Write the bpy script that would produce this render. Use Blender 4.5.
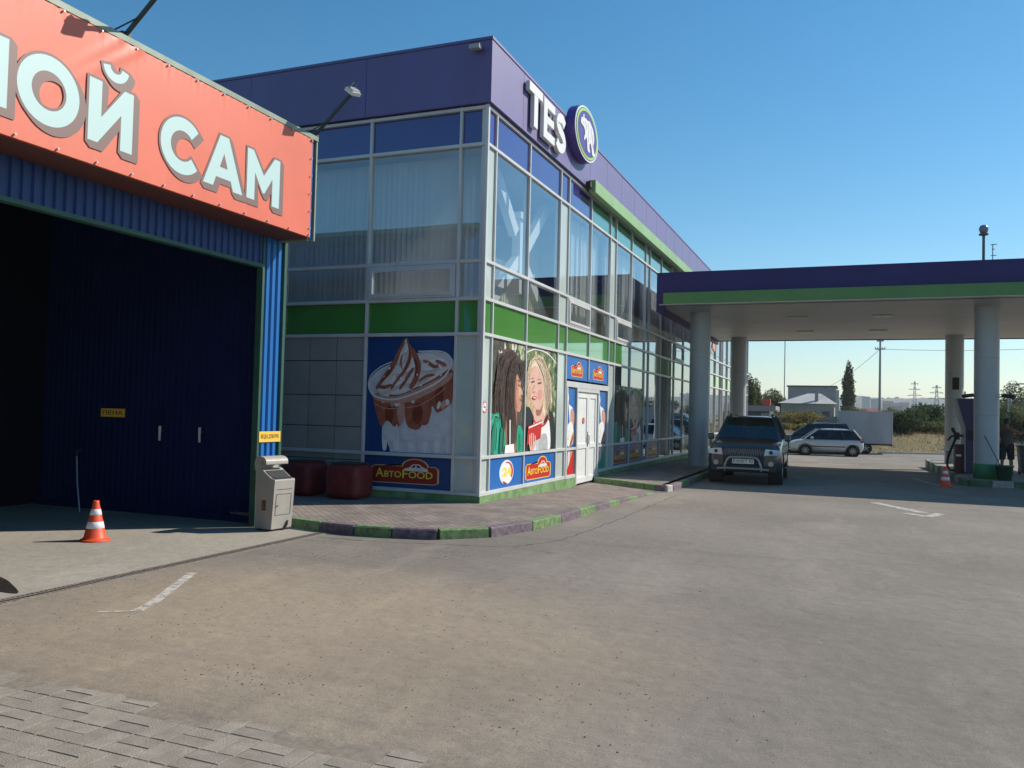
import bpy, bmesh, math, random
from mathutils import Vector, Matrix, Euler
random.seed(7)
R = math.radians
S = bpy.context.scene
COL = S.collection
for o in list(bpy.data.objects): bpy.data.objects.remove(o)

# ------------------------------------------------------------------ camera
cam_d = bpy.data.cameras.new('camera'); cam = bpy.data.objects.new('camera', cam_d); COL.objects.link(cam)
S.camera = cam
yaw, pitch, roll, FPX, EYE = -0.385786, 0.0325645, 0.0242021, 834.556, 1.7
fw = Vector((math.sin(yaw)*math.cos(pitch), math.cos(yaw)*math.cos(pitch), math.sin(pitch)))
rt = fw.cross(Vector((0,0,1))).normalized(); up = rt.cross(fw)
r2 = rt*math.cos(roll)+up*math.sin(roll); u2 = -rt*math.sin(roll)+up*math.cos(roll)
Mc = Matrix((r2, u2, -fw)).transposed().to_4x4(); Mc.translation = (0,0,EYE)
cam.matrix_world = Mc
cam_d.sensor_width = 36; cam_d.lens = FPX/1024*36; cam_d.clip_start = .05; cam_d.clip_end = 9000
S.render.resolution_x, S.render.resolution_y = 1024, 768

# ------------------------------------------------------------------ light
SUN_AZ = (0.765, 0.644); SUN_EL = R(37.2)
az = math.atan2(SUN_AZ[0], SUN_AZ[1])
W = bpy.data.worlds.new('World'); S.world = W; W.use_nodes = True
nt = W.node_tree; bg = nt.nodes['Background']
sky = nt.nodes.new('ShaderNodeTexSky'); sky.sky_type = 'NISHITA'; sky.sun_disc = False
sky.sun_elevation = SUN_EL; sky.sun_rotation = az; sky.altitude = 1200
sky.air_density = 1.3; sky.dust_density = 0.25; sky.ozone_density = 3.2
hs = nt.nodes.new('ShaderNodeHueSaturation'); hs.inputs['Saturation'].default_value = 1.30; hs.inputs['Hue'].default_value = .490
nt.links.new(sky.outputs[0], hs.inputs['Color']); nt.links.new(hs.outputs[0], bg.inputs[0]); bg.inputs[1].default_value = 0.10
sl = bpy.data.lights.new('sun', 'SUN'); sun = bpy.data.objects.new('sun', sl); COL.objects.link(sun)
sl.energy = 4.4; sl.angle = R(.53); sl.color = (1, .93, .82)
sd = Vector((math.sin(az)*math.cos(SUN_EL), math.cos(az)*math.cos(SUN_EL), math.sin(SUN_EL)))
sun.rotation_euler = sd.to_track_quat('Z', 'Y').to_euler()
sun.location = (30, 30, 40)
S.view_settings.view_transform = 'Standard'; S.view_settings.look = 'None'
S.view_settings.exposure = 0.36; S.view_settings.gamma = 1

# ------------------------------------------------------------------ materials
def lin(c): return tuple((v/12.92 if v <= .04045 else ((v+.055)/1.055)**2.4) for v in c)
_mats = {}
def mat(name, col, rough=.6, metal=0., var=0., scale=3., bump=0., bscale=40., spec=.5, coat=0., emit=0., col2=None, stretch=None, detail=6, island=0.):
    """procedural material: base colour, optional second colour through noise, small bump"""
    if name in _mats: return _mats[name]
    m = bpy.data.materials.new(name); m.use_nodes = True; _mats[name] = m
    n = m.node_tree.nodes; l = m.node_tree.links; b = n['Principled BSDF']
    b.inputs['Base Color'].default_value = (*col, 1); b.inputs['Roughness'].default_value = rough
    b.inputs['Metallic'].default_value = metal; b.inputs['Specular IOR Level'].default_value = spec
    b.inputs['Coat Weight'].default_value = coat; b.inputs['Coat Roughness'].default_value = .05 if 'cladding' not in name else .5
    if emit: b.inputs['Emission Color'].default_value = (*col, 1); b.inputs['Emission Strength'].default_value = emit
    tc = n.new('ShaderNodeTexCoord'); src = tc.outputs['Object']
    if stretch:
        mp = n.new('ShaderNodeMapping'); mp.inputs['Scale'].default_value = stretch
        l.new(src, mp.inputs[0]); src = mp.outputs[0]
    last = None
    if var or col2:
        t = n.new('ShaderNodeTexNoise'); t.inputs['Scale'].default_value = scale; t.inputs['Detail'].default_value = detail
        t.inputs['Roughness'].default_value = .6
        l.new(src, t.inputs['Vector'])
        r = n.new('ShaderNodeValToRGB'); l.new(t.outputs['Fac'], r.inputs[0])
        c2 = col2 or tuple(min(1, v*(1+var)) for v in col); c1 = col if col2 else tuple(v*(1-var) for v in col)
        r.color_ramp.elements[0].position = .35; r.color_ramp.elements[1].position = .66
        r.color_ramp.elements[0].color = (*c1, 1); r.color_ramp.elements[1].color = (*c2, 1)
        last = r.outputs[0]
        l.new(last, b.inputs['Base Color'])
    if island:
        g = n.new('ShaderNodeNewGeometry'); mx = n.new('ShaderNodeMix'); mx.data_type = 'RGBA'; mx.blend_type = 'MULTIPLY'
        mx.inputs[0].default_value = 1
        mr = n.new('ShaderNodeMapRange'); mr.inputs[3].default_value = 1-island; mr.inputs[4].default_value = 1+island
        l.new(g.outputs['Random Per Island'], mr.inputs[0])
        if last: l.new(last, mx.inputs[6])
        else: mx.inputs[6].default_value = (*col, 1)
        l.new(mr.outputs[0], mx.inputs[7]); l.new(mx.outputs[2], b.inputs['Base Color'])
    if bump:
        t2 = n.new('ShaderNodeTexNoise'); t2.inputs['Scale'].default_value = bscale; t2.inputs['Detail'].default_value = 5
        l.new(tc.outputs['Object'], t2.inputs['Vector'])
        bp = n.new('ShaderNodeBump'); bp.inputs['Strength'].default_value = bump; bp.inputs['Distance'].default_value = .02
        l.new(t2.outputs['Fac'], bp.inputs['Height']); l.new(bp.outputs[0], b.inputs['Normal'])
    return m

def glass(name, tint, base=.12, f=.9, rough=0., refl=(.9,.95,1)):
    if name in _mats: return _mats[name]
    m = bpy.data.materials.new(name); m.use_nodes = True; _mats[name] = m
    n = m.node_tree.nodes; l = m.node_tree.links; n.remove(n['Principled BSDF']); out = n['Material Output']
    tr = n.new('ShaderNodeBsdfTransparent'); tr.inputs[0].default_value = (*tint, 1)
    gl = n.new('ShaderNodeBsdfGlossy'); gl.inputs['Roughness'].default_value = rough; gl.inputs[0].default_value = (*refl, 1)
    lw = n.new('ShaderNodeLayerWeight'); lw.inputs[0].default_value = .5
    pw = n.new('ShaderNodeMath'); pw.operation = 'POWER'; pw.inputs[1].default_value = 3.0
    ma = n.new('ShaderNodeMath'); ma.operation = 'MULTIPLY_ADD'; ma.inputs[1].default_value = f; ma.inputs[2].default_value = base; ma.use_clamp = True
    l.new(lw.outputs['Facing'], pw.inputs[0]); l.new(pw.outputs[0], ma.inputs[0])
    ge = n.new('ShaderNodeNewGeometry'); iv = n.new('ShaderNodeMath'); iv.operation = 'SUBTRACT'; iv.inputs[0].default_value = 1; l.new(ge.outputs['Backfacing'], iv.inputs[1])
    mu = n.new('ShaderNodeMath'); mu.operation = 'MULTIPLY'; l.new(ma.outputs[0], mu.inputs[0]); l.new(iv.outputs[0], mu.inputs[1]); ma = mu
    mx = n.new('ShaderNodeMixShader'); l.new(ma.outputs[0], mx.inputs[0]); l.new(tr.outputs[0], mx.inputs[1]); l.new(gl.outputs[0], mx.inputs[2])
    # slight waviness of the panes
    t = n.new('ShaderNodeTexNoise'); t.inputs['Scale'].default_value = .9; t.inputs['Detail'].default_value = 1
    tc = n.new('ShaderNodeTexCoord'); l.new(tc.outputs['Object'], t.inputs['Vector'])
    bp = n.new('ShaderNodeBump'); bp.inputs['Strength'].default_value = .12; bp.inputs['Distance'].default_value = .02
    l.new(t.outputs['Fac'], bp.inputs['Height']); l.new(bp.outputs[0], gl.inputs['Normal'])
    l.new(mx.outputs[0], out.inputs[0]); return m

# ------------------------------------------------------------------ helpers
def root_of(o):
    while o.parent: o = o.parent
    return o
def tag(o, label=None, cat=None, group=None, kind=None):
    if label: o['label'] = label
    if cat: o['category'] = cat
    if group: o['group'] = group
    if kind: o['kind'] = kind
    return o
def thing(name, label, cat, loc=(0,0,0), rz=0, group=None):
    o = bpy.data.objects.new(name, None); COL.objects.link(o); o.location = loc; o.rotation_euler = (0,0,rz)
    o.empty_display_size = .2
    return tag(o, label, cat, group)

class MB:
    """collects faces with material slots; build() links them as one mesh object"""
    def __init__(s): s.v = []; s.f = []; s.m = []; s.sm = []
    def add(s, vs, fs, mi=0, smooth=False):
        b = len(s.v); s.v += [tuple(v) for v in vs]
        for f in fs: s.f.append([b+i for i in f]); s.m.append(mi); s.sm.append(smooth)
        return s
    def box(s, x0, x1, y0, y1, z0, z1, mi=0):
        if x0 > x1: x0, x1 = x1, x0
        if y0 > y1: y0, y1 = y1, y0
        if z0 > z1: z0, z1 = z1, z0
        v = [(x0,y0,z0),(x1,y0,z0),(x1,y1,z0),(x0,y1,z0),(x0,y0,z1),(x1,y0,z1),(x1,y1,z1),(x0,y1,z1)]
        return s.add(v, [(0,3,2,1),(4,5,6,7),(0,1,5,4),(1,2,6,5),(2,3,7,6),(3,0,4,7)], mi)
    def bar(s, p0, p1, w, h, mi=0, upv=(0,0,1)):
        p0 = Vector(p0); p1 = Vector(p1); d = (p1-p0).normalized(); U = Vector(upv)
        if abs(d.dot(U)) > .98: U = Vector((1,0,0))
        a = d.cross(U).normalized(); b = a.cross(d)
        v = [p+a*sx*w/2+b*sy*h/2 for p in (p0,p1) for sx,sy in ((-1,-1),(1,-1),(1,1),(-1,1))]
        return s.add(v, [(0,1,2,3),(7,6,5,4),(0,4,5,1),(1,5,6,2),(2,6,7,3),(3,7,4,0)], mi)
    def cyl(s, p0, p1, r0, r1=None, n=16, mi=0, cap=True, smooth=True):
        r1 = r0 if r1 is None else r1
        p0 = Vector(p0); p1 = Vector(p1); d = (p1-p0).normalized()
        U = Vector((0,0,1)) if abs(d.z) < .9 else Vector((1,0,0))
        a = d.cross(U).normalized(); b = d.cross(a)
        v = []
        for p, r in ((p0,r0),(p1,r1)):
            for i in range(n):
                t = 2*math.pi*i/n; v.append(p+a*r*math.cos(t)+b*r*math.sin(t))
        s.add(v, [(i, (i+1)%n, n+(i+1)%n, n+i) for i in range(n)], mi, smooth)
        if cap: s.add(v[:n], [tuple(range(n))[::-1]], mi); s.add(v[n:], [tuple(range(n))], mi)
        return s
    def tube(s, pts, r, n=8, mi=0):
        pts = [Vector(p) for p in pts]; rings = []
        for i, p in enumerate(pts):
            d = (pts[min(i+1,len(pts)-1)]-pts[max(i-1,0)]).normalized()
            U = Vector((0,0,1)) if abs(d.z) < .9 else Vector((1,0,0))
            a = d.cross(U).normalized(); b = d.cross(a); rr = r[i] if isinstance(r, (list,tuple)) else r
            rings.append([p+a*rr*math.cos(2*math.pi*k/n)+b*rr*math.sin(2*math.pi*k/n) for k in range(n)])
        v = [q for g in rings for q in g]; m = len(rings)
        s.add(v, [(j*n+k, j*n+(k+1)%n, (j+1)*n+(k+1)%n, (j+1)*n+k) for j in range(m-1) for k in range(n)], mi, True)
        s.add(rings[0], [tuple(range(n))[::-1]], mi); s.add(rings[-1], [tuple(range(n))], mi)
        return s
    def lathe(s, prof, c=(0,0,0), n=24, mi=0, axis='z'):
        v = []
        for r, z in prof:
            for i in range(n):
                t = 2*math.pi*i/n; x, y = r*math.cos(t), r*math.sin(t)
                q = (x, y, z) if axis == 'z' else ((z, x, y) if axis == 'x' else (x, z, y))
                v.append((c[0]+q[0], c[1]+q[1], c[2]+q[2]))
        k = len(prof)
        return s.add(v, [(j*n+i, j*n+(i+1)%n, (j+1)*n+(i+1)%n, (j+1)*n+i) for j in range(k-1) for i in range(n)], mi, True)
    def poly(s, pts, mi=0): return s.add(pts, [tuple(range(len(pts)))], mi)
    def prism(s, pts, off, mi=0):
        """planar outline extruded by the vector off"""
        n = len(pts); off = Vector(off); top = [Vector(p)+off for p in pts]
        s.add(pts, [tuple(range(n))[::-1]], mi); s.add(top, [tuple(range(n))], mi)
        return s.add([Vector(p) for p in pts]+top, [(i,(i+1)%n,n+(i+1)%n,n+i) for i in range(n)], mi)
    def build(s, name, mats, parent=None, local=False, bevel=0., seg=2, weld=False):
        if not isinstance(mats, (list,tuple)): mats = [mats]
        me = bpy.data.meshes.new(name)
        off = Vector((0,0,0))
        if parent and not local: off = root_of(parent).location
        me.from_pydata([(v[0]-off[0], v[1]-off[1], v[2]-off[2]) for v in s.v], [], s.f)
        for m in mats: me.materials.append(m)
        me.polygons.foreach_set('material_index', s.m); me.polygons.foreach_set('use_smooth', s.sm)
        if weld:
            bm = bmesh.new(); bm.from_mesh(me); bmesh.ops.remove_doubles(bm, verts=bm.verts, dist=1e-4)
            bmesh.ops.recalc_face_normals(bm, faces=bm.faces); bm.to_mesh(me); bm.free()
        me.update()
        o = bpy.data.objects.new(name, me); COL.objects.link(o)
        if parent: o.parent = parent
        if bevel:
            b = o.modifiers.new('bevel', 'BEVEL'); b.width = bevel; b.segments = seg; b.limit_method = 'ANGLE'; b.angle_limit = R(35)
        return o
def struct(o, kind='structure'): o['kind'] = kind; return o
def copy_tree(o, parent=None):
    c = o.copy(); COL.objects.link(c); c.parent = parent
    for ch in o.children: copy_tree(ch, c)
    return c
def catmull(pts, n=6, closed=True):
    out = []; m = len(pts)
    for i in range(m if closed else m-1):
        g = lambda k: Vector(pts[k % m]) if closed else Vector(pts[min(max(k,0),m-1)])
        p0,p1,p2,p3 = g(i-1), g(i), g(i+1), g(i+2)
        for j in range(n):
            t = j/n
            out.append(.5*((2*p1)+(-p0+p2)*t+(2*p0-5*p1+4*p2-p3)*t*t+(-p0+3*p1-3*p2+p3)*t**3))
    if not closed: out.append(Vector(pts[-1]))
    return out
def text_obj(name, body, m, parent, origin, ux, uy, width, height, depth=.01, bold=.0, extr_mat=None, gap=1.0, shear=0.):
    """lettering fitted to width x height, lying in the plane ux, uy; returns a mesh object"""
    cu = bpy.data.curves.new('tmp', 'FONT'); cu.body = body; cu.size = 1; cu.offset = bold; cu.extrude = .5; cu.space_character = gap; cu.shear = shear
    cu.resolution_u = 6
    t = bpy.data.objects.new('tmp', cu); COL.objects.link(t)
    dg = bpy.context.evaluated_depsgraph_get(); me = bpy.data.meshes.new_from_object(t.evaluated_get(dg))
    bpy.data.objects.remove(t); bpy.data.curves.remove(cu)
    xs = [v.co.x for v in me.vertices]; ys = [v.co.y for v in me.vertices]
    x0, x1, y0, y1 = min(xs), max(xs), min(ys), max(ys)
    ux = Vector(ux); uy = Vector(uy); nz = ux.cross(uy); off = root_of(parent).location if parent else Vector()
    for v in me.vertices:
        a = (v.co.x-x0)/(x1-x0)*width; b = (v.co.y-y0)/(y1-y0)*height
        v.co = Vector(origin)+ux*a+uy*b+nz*(v.co.z+.5)*depth-off
    me.materials.clear(); me.materials.append(m)
    for p in me.polygons: p.material_index = 0
    me.name = name
    o = bpy.data.objects.new(name, me); COL.objects.link(o)
    if parent: o.parent = parent
    return o
def add_mesh_into(mb, me, M, mi=0):
    mb.add([M @ v.co for v in me.vertices], [tuple(p.vertices) for p in me.polygons], mi)
def text_mesh(body, bold=0., gap=1.0):
    cu = bpy.data.curves.new('tmp', 'FONT'); cu.body = body; cu.size = 1; cu.offset = bold; cu.space_character = gap; cu.resolution_u = 5
    t = bpy.data.objects.new('tmp', cu); COL.objects.link(t)
    dg = bpy.context.evaluated_depsgraph_get(); me = bpy.data.meshes.new_from_object(t.evaluated_get(dg))
    bpy.data.objects.remove(t); bpy.data.curves.remove(cu)
    return me

class Poster:
    """flat printed artwork: coloured outlines in (u, v) of a panel, stacked by fractions of a millimetre"""
    def __init__(s, origin, ux, uy, w, h, step=.0004, thick=.004):
        s.o = Vector(origin); s.ux = Vector(ux); s.uy = Vector(uy); s.n = s.ux.cross(s.uy); s.w = w; s.h = h
        s.mb = MB(); s.mats = []; s.k = 0; s.step = step; s.thick = thick
    def mi(s, m):
        if m not in s.mats: s.mats.append(m)
        return s.mats.index(m)
    def P(s, u, v, k=None): return s.o+s.ux*u*s.w+s.uy*v*s.h+s.n*((s.k if k is None else k)*s.step+s.thick)
    def base(s, m):
        pts = [s.o, s.o+s.ux*s.w, s.o+s.ux*s.w+s.uy*s.h, s.o+s.uy*s.h]
        s.mb.prism(pts, s.n*s.thick, s.mi(m)); s.k = 1; return s
    def clip(s, pts):
        def cl(P, ax, lim, sg):
            out = []
            for i in range(len(P)):
                a, b = P[i-1], P[i]; ia = sg*(a[ax]-lim) <= 0; ib = sg*(b[ax]-lim) <= 0
                if ia != ib:
                    t = (lim-a[ax])/(b[ax]-a[ax]); out.append((a[0]+(b[0]-a[0])*t, a[1]+(b[1]-a[1])*t))
                if ib: out.append((b[0], b[1]))
            return out
        for ax, lim, sg in ((0,.004,-1),(0,.996,1),(1,.004,-1),(1,.996,1)): pts = cl(pts, ax, lim, sg) if pts else pts
        return pts
    def shape(s, m, pts, smooth=True):
        if smooth: pts = [(p.x, p.y) for p in catmull([(a,b,0) for a,b in pts], 5)]
        pts = s.clip(pts)
        if len(pts) > 2: s.mb.poly([s.P(a,b) for a,b in pts], s.mi(m)); s.k += 1
        return s
    def ell(s, m, cu, cv, ru, rv, a0=0, a1=360, rot=0):
        n = 28; pts = []
        for i in range(n):
            t = R(a0+(a1-a0)*i/(n if a1-a0 >= 360 else n-1)); x, y = ru*math.cos(t), rv*math.sin(t)
            c, d = math.cos(R(rot)), math.sin(R(rot)); pts.append((cu+x*c-y*d, cv+x*d+y*c))
        return s.shape(m, pts, False)
    def stroke(s, m, pts, w):
        pts = catmull([(a*s.w, b*s.h, 0) for a,b in pts], 5, False) if len(pts) > 2 else [Vector((a*s.w,b*s.h,0)) for a,b in pts]
        L = []; Rr = []
        for i, p in enumerate(pts):
            d = (pts[min(i+1,len(pts)-1)]-pts[max(i-1,0)]).normalized(); q = Vector((-d.y, d.x, 0))*w/2
            L.append(p+q); Rr.append(p-q)
        for i in range(len(pts)-1):
            qd = s.clip([(a.x/s.w, a.y/s.h) for a in (L[i], L[i+1], Rr[i+1], Rr[i])])
            if len(qd) > 2: s.mb.poly([s.P(a,b) for a,b in qd], s.mi(m))
        s.k += 1; return s
    def text(s, m, body, u0, v0, u1, v1, bold=.02, gap=1.):
        me = text_mesh(body, bold, gap); xs = [v.co.x for v in me.vertices]; ys = [v.co.y for v in me.vertices]
        x0,x1,y0,y1 = min(xs),max(xs),min(ys),max(ys)
        s.mb.add([s.P(u0+(v.co.x-x0)/(x1-x0)*(u1-u0), v0+(v.co.y-y0)/(y1-y0)*(v1-v0)) for v in me.vertices], [tuple(p.vertices) for p in me.polygons], s.mi(m))
        s.k += 1; return s
    def build(s, name, parent, label=None):
        o = s.mb.build(name, s.mats, parent)
        if label: o['label'] = label
        return o

# ================================================================== GROUND
def zg(y): return -min(.35, max(0, y-28)*.016)
def ground_mat(name, c1, c2, c3, big=.25, rough=.9, specks=.28, bump=.5, dusty=False):
    m = bpy.data.materials.new(name); m.use_nodes = True
    n = m.node_tree.nodes; l = m.node_tree.links; b = n['Principled BSDF']; b.inputs['Roughness'].default_value = rough
    b.inputs['Specular IOR Level'].default_value = .25
    tc = n.new('ShaderNodeTexCoord'); src = tc.outputs['Object']
    def noise(sc, det, ro=.6, st=None):
        t = n.new('ShaderNodeTexNoise'); t.inputs['Scale'].default_value = sc; t.inputs['Detail'].default_value = det; t.inputs['Roughness'].default_value = ro
        s = src
        if st:
            mp = n.new('ShaderNodeMapping'); mp.inputs['Scale'].default_value = st; mp.inputs['Rotation'].default_value = (0,0,.35); l.new(src, mp.inputs[0]); s = mp.outputs[0]
        l.new(s, t.inputs['Vector']); return t.outputs['Fac']
    def ramp(f, p0, p1, a, bb):
        r = n.new('ShaderNodeValToRGB'); l.new(f, r.inputs[0]); e = r.color_ramp.elements
        e[0].position, e[1].position = p0, p1; e[0].color = (*a,1); e[1].color = (*bb,1); return r.outputs[0]
    def mix(fac, a, bb, mode='MIX'):
        x = n.new('ShaderNodeMix'); x.data_type = 'RGBA'; x.blend_type = mode
        if isinstance(fac, float): x.inputs[0].default_value = fac
        else: l.new(fac, x.inputs[0])
        l.new(a, x.inputs[6]); l.new(bb, x.inputs[7]); return x.outputs[2]
    A = ramp(noise(big, 5, .55), .38, .62, c1, c2)
    B = ramp(noise(big*3.2, 8, .65, (1, .35, 1)), .52, .72, (0,0,0), (1,1,1))
    rgb = n.new('ShaderNodeRGB'); rgb.outputs[0].default_value = (*c3, 1)
    C = mix(B, A, rgb.outputs[0])
    D = ramp(noise(95, 3, .7), .3, .75, (1-specks,)*3, (1+specks*.8,)*3)
    E_ = mix(1., C, D, 'MULTIPLY')
    F = ramp(noise(9, 8, .75), .3, .7, (.86,)*3, (1.12,)*3)
    G = mix(1., E_, F, 'MULTIPLY')
    V = n.new('ShaderNodeTexVoronoi'); V.inputs['Scale'].default_value = 26; l.new(src, V.inputs['Vector'])
    H = ramp(V.outputs['Distance'], .06, .13, (.45,)*3, (1,)*3)
    Hn = ramp(noise(1.3, 3), .5, .62, (0,0,0), (1,1,1))
    K = mix(Hn, G, mix(1., G, H, 'MULTIPLY'))
    if dusty:
        O = ramp(noise(.55, 6, .7), .66, .74, (0,0,0), (.55,)*3); oc = n.new('ShaderNodeRGB'); oc.outputs[0].default_value = (.085,.078,.07,1); K = mix(O, K, oc.outputs[0])
        T = ramp(noise(1.1, 5, .6, (.12,1.6,1)), .56, .75, (0,0,0), (.5,)*3); tc_ = n.new('ShaderNodeRGB'); tc_.outputs[0].default_value = (.15,.138,.125,1); K = mix(T, K, tc_.outputs[0])
        # pale silt washed out of the bay
        mp = n.new('ShaderNodeMapping'); mp.inputs['Location'].default_value = (4.0*.25,-5.3*.34,0); mp.inputs['Scale'].default_value = (.25,.34,.3); l.new(src, mp.inputs[0])
        tn = n.new('ShaderNodeTexNoise'); tn.inputs['Scale'].default_value = 1.6; tn.inputs['Detail'].default_value = 7; l.new(mp.outputs[0], tn.inputs['Vector'])
        va = n.new('ShaderNodeVectorMath'); va.operation = 'MULTIPLY_ADD'; va.inputs[1].default_value = (.9,.9,.9); l.new(tn.outputs['Color'], va.inputs[0]); 
        vb = n.new('ShaderNodeVectorMath'); vb.operation = 'SUBTRACT'; vb.inputs[1].default_value = (.45,.45,.45); l.new(mp.outputs[0], va.inputs[2]); l.new(va.outputs[0], vb.inputs[0])
        gr = n.new('ShaderNodeTexGradient'); gr.gradient_type = 'SPHERICAL'; l.new(vb.outputs[0], gr.inputs[0])
        Dm = ramp(gr.outputs['Fac'], .0, .55, (0,0,0), (1,1,1)); tint = n.new('ShaderNodeRGB'); tint.outputs[0].default_value = (1.34,1.25,1.10,1)
        K = mix(Dm, K, mix(1., K, tint.outputs[0], 'MULTIPLY'))
    l.new(K, b.inputs['Base Color'])
    bp = n.new('ShaderNodeBump'); bp.inputs['Strength'].default_value = bump; bp.inputs['Distance'].default_value = .012
    l.new(noise(130, 4, .7), bp.inputs['Height'])
    bp2 = n.new('ShaderNodeBump'); bp2.inputs['Strength'].default_value = .35; bp2.inputs['Distance'].default_value = .05
    l.new(noise(4, 6, .6), bp2.inputs['Height']); l.new(bp.outputs[0], bp2.inputs['Normal']); l.new(bp2.outputs[0], b.inputs['Normal'])
    return m
M_asph = ground_mat('asphalt_dusty', (.262,.230,.196), (.205,.180,.154), (.31,.270,.222), dusty=True)
M_conc = ground_mat('pad_concrete', (.36,.325,.27), (.31,.28,.235), (.40,.365,.31), big=.5, specks=.12, bump=.25)
M_grassg = mat('dry_ground', (.20,.155,.075), .95, var=.35, scale=.35, bump=.6, bscale=6, col2=(.11,.11,.045))

g = MB(); YY = [-600,28,34,40,46,49.9,60,6000]
g.add([(x,y,zg(y)-.012) for y in YY for x in (-4000,4000)], [(2*i,2*i+1,2*i+3,2*i+2) for i in range(len(YY)-1)])
struct(g.build('ground', M_grassg))
g = MB(); NX = 40; NY = 40
YY = [-30,28,34,40,46,49.9]
g.add([(x,y,zg(y)) for y in YY for x in (-70,70)], [(2*i,2*i+1,2*i+3,2*i+2) for i in range(len(YY)-1)])
g.poly([(-70,49.9,-.35),(70,49.9,-.35),(70,64,-.35),(10.8,60.9,-.35),(1.5,56.2,-.35),(-12,55.8,-.35),(-70,60,-.35)])
struct(g.build('forecourt', M_asph))
# road further out behind the verge
# worn white paint
M_paint = mat('worn_paint', (.60,.56,.50), .85, var=.12, scale=12)
n = M_paint.node_tree.nodes; l = M_paint.node_tree.links
tcp = n.new('ShaderNodeTexCoord'); tp_ = n.new('ShaderNodeTexNoise'); tp_.inputs['Scale'].default_value = 9; tp_.inputs['Detail'].default_value = 9; tp_.inputs['Roughness'].default_value = .75; l.new(tcp.outputs['Object'], tp_.inputs[0])
rpp = n.new('ShaderNodeValToRGB'); rpp.color_ramp.elements[0].position = .36; rpp.color_ramp.elements[1].position = .54; rpp.color_ramp.elements[0].color = (.06,)*3+(1,); rpp.color_ramp.elements[1].color = (.85,)*3+(1,); l.new(tp_.outputs['Fac'], rpp.inputs[0]); l.new(rpp.outputs[0], n['Principled BSDF'].inputs['Alpha'])
def worn(pts, w, z=.004, seedv=1, dens=.75, cell=.05):
    rn = random.Random(seedv); mb = MB()
    for a, b in zip(pts, pts[1:]):
        a = Vector((*a,z)); b = Vector((*b,z)); d = (b-a); L = d.length; d.normalize(); q = Vector((-d.y,d.x,0)); n_ = max(3,int(L/.1)); vs = []
        for i in range(n_+1): p = a+d*L*i/n_; vs += [p+q*w*rn.uniform(.42,.54), p-q*w*rn.uniform(.42,.54)]
        mb.add(vs, [(2*i,2*i+2,2*i+3,2*i+1) for i in range(n_)])
    return mb
mk = worn([(-6.10,6.62),(-5.50,5.55),(-5.36,5.22)], .095, seedv=2, dens=.8, cell=.025)
mk2 = worn([(-5.37,5.215),(-5.60,5.04)], .045, z=.0045, seedv=3, dens=.55, cell=.025); mk.add(mk2.v, mk2.f)
struct(mk.build('painted_line', M_paint))
mk = worn([(.45,18.8),(1.28,17.25)], .22, seedv=4, dens=.7, cell=.06)
for a, b in (((1.55,17.3),(1.3,16.6)), ((1.28,16.6),(.95,17.0))):
    t = worn([a,b], .18, z=.0046+.0006*a[0], seedv=6, dens=.7, cell=.06); mk.add(t.v, t.f)
struct(mk.build('painted_arrow', M_paint))
mk = MB()
for (x0,y0,x1,y1,w,sd) in ((-1.9,31.5,-.2,31.2,.35,1),(.4,33.5,1.6,33.3,.4,2),(-1.2,36.5,.3,36.4,.35,3),(1.7,27.5,2.3,24.2,.12,5),(-3.4,44.6,7,47.4,.12,7)):
    t = worn([(x0,y0),(x1,y1)], w, seedv=sd, dens=.6, cell=.09); mk.add([(v[0],v[1],zg(v[1])+.006) for v in t.v], t.f)
struct(mk.build('painted_marks', M_paint))

rc = random.Random(12); mk = MB()
def crack(pts, w, jit):
    P_ = []
    for a, b in zip(pts, pts[1:]):
        n_ = max(2,int((Vector(b)-Vector(a)).length/.12))
        for k in range(n_): q = Vector(a).lerp(Vector(b), k/n_); P_.append((q.x+rc.gauss(0,jit), q.y+rc.gauss(0,jit), .0028))
    P_.append((*pts[-1],.0028))
    for a, b in zip(P_, P_[1:]):
        a = Vector(a); b = Vector(b); d = (b-a).normalized(); q = Vector((-d.y,d.x,0))*w*rc.uniform(.4,1.2)/2; mk.poly([a-q,b-q,b+q,a+q])
crack([(-6.4,9.2),(-5.6,9.25),(-4.7,9.5),(-3.9,9.75),(-3.55,10.6),(-3.45,12.5),(-3.42,15.5),(-3.40,18.0)], .016, .012)
crack([(-3.9,9.75),(-3.3,9.55)], .012, .015)
struct(mk.build('asphalt_cracks', mat('crack_dark', (.07,.06,.05), .95)))
# bay pad: concrete apron between the drain channel and the wash bay
g = MB(); g.box(-16.4,-6.62,-6,10.15,-.05,.006)
struct(g.build('concrete_apron', M_conc))
g = MB(); g.box(-6.62,-6.50,-6,10.1,-.08,.002)
struct(g.build('drain_channel', mat('drain_dark', (.05,.045,.04), .9)))
g = MB(); y = 2.5
while y < 10.05:
    g.box(-6.615,-6.505,y,y+.022,.003,.010); y += .045
g.box(-6.640,-6.618,-6,10.1,.0,.010); g.box(-6.502,-6.480,-6,10.1,.0,.009)
struct(g.build('drain_grate', mat('drain_steel', (.20,.17,.14), .8, var=.3, scale=30)))
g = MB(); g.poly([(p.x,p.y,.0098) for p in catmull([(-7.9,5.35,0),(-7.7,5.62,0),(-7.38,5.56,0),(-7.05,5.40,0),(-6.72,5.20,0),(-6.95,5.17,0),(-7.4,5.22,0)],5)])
struct(g.build('dark_patch', mat('patch_dark', (.035,.03,.026), .35, var=.3, scale=8)))  # dark wedge of colour laid flat on the apron

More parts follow.
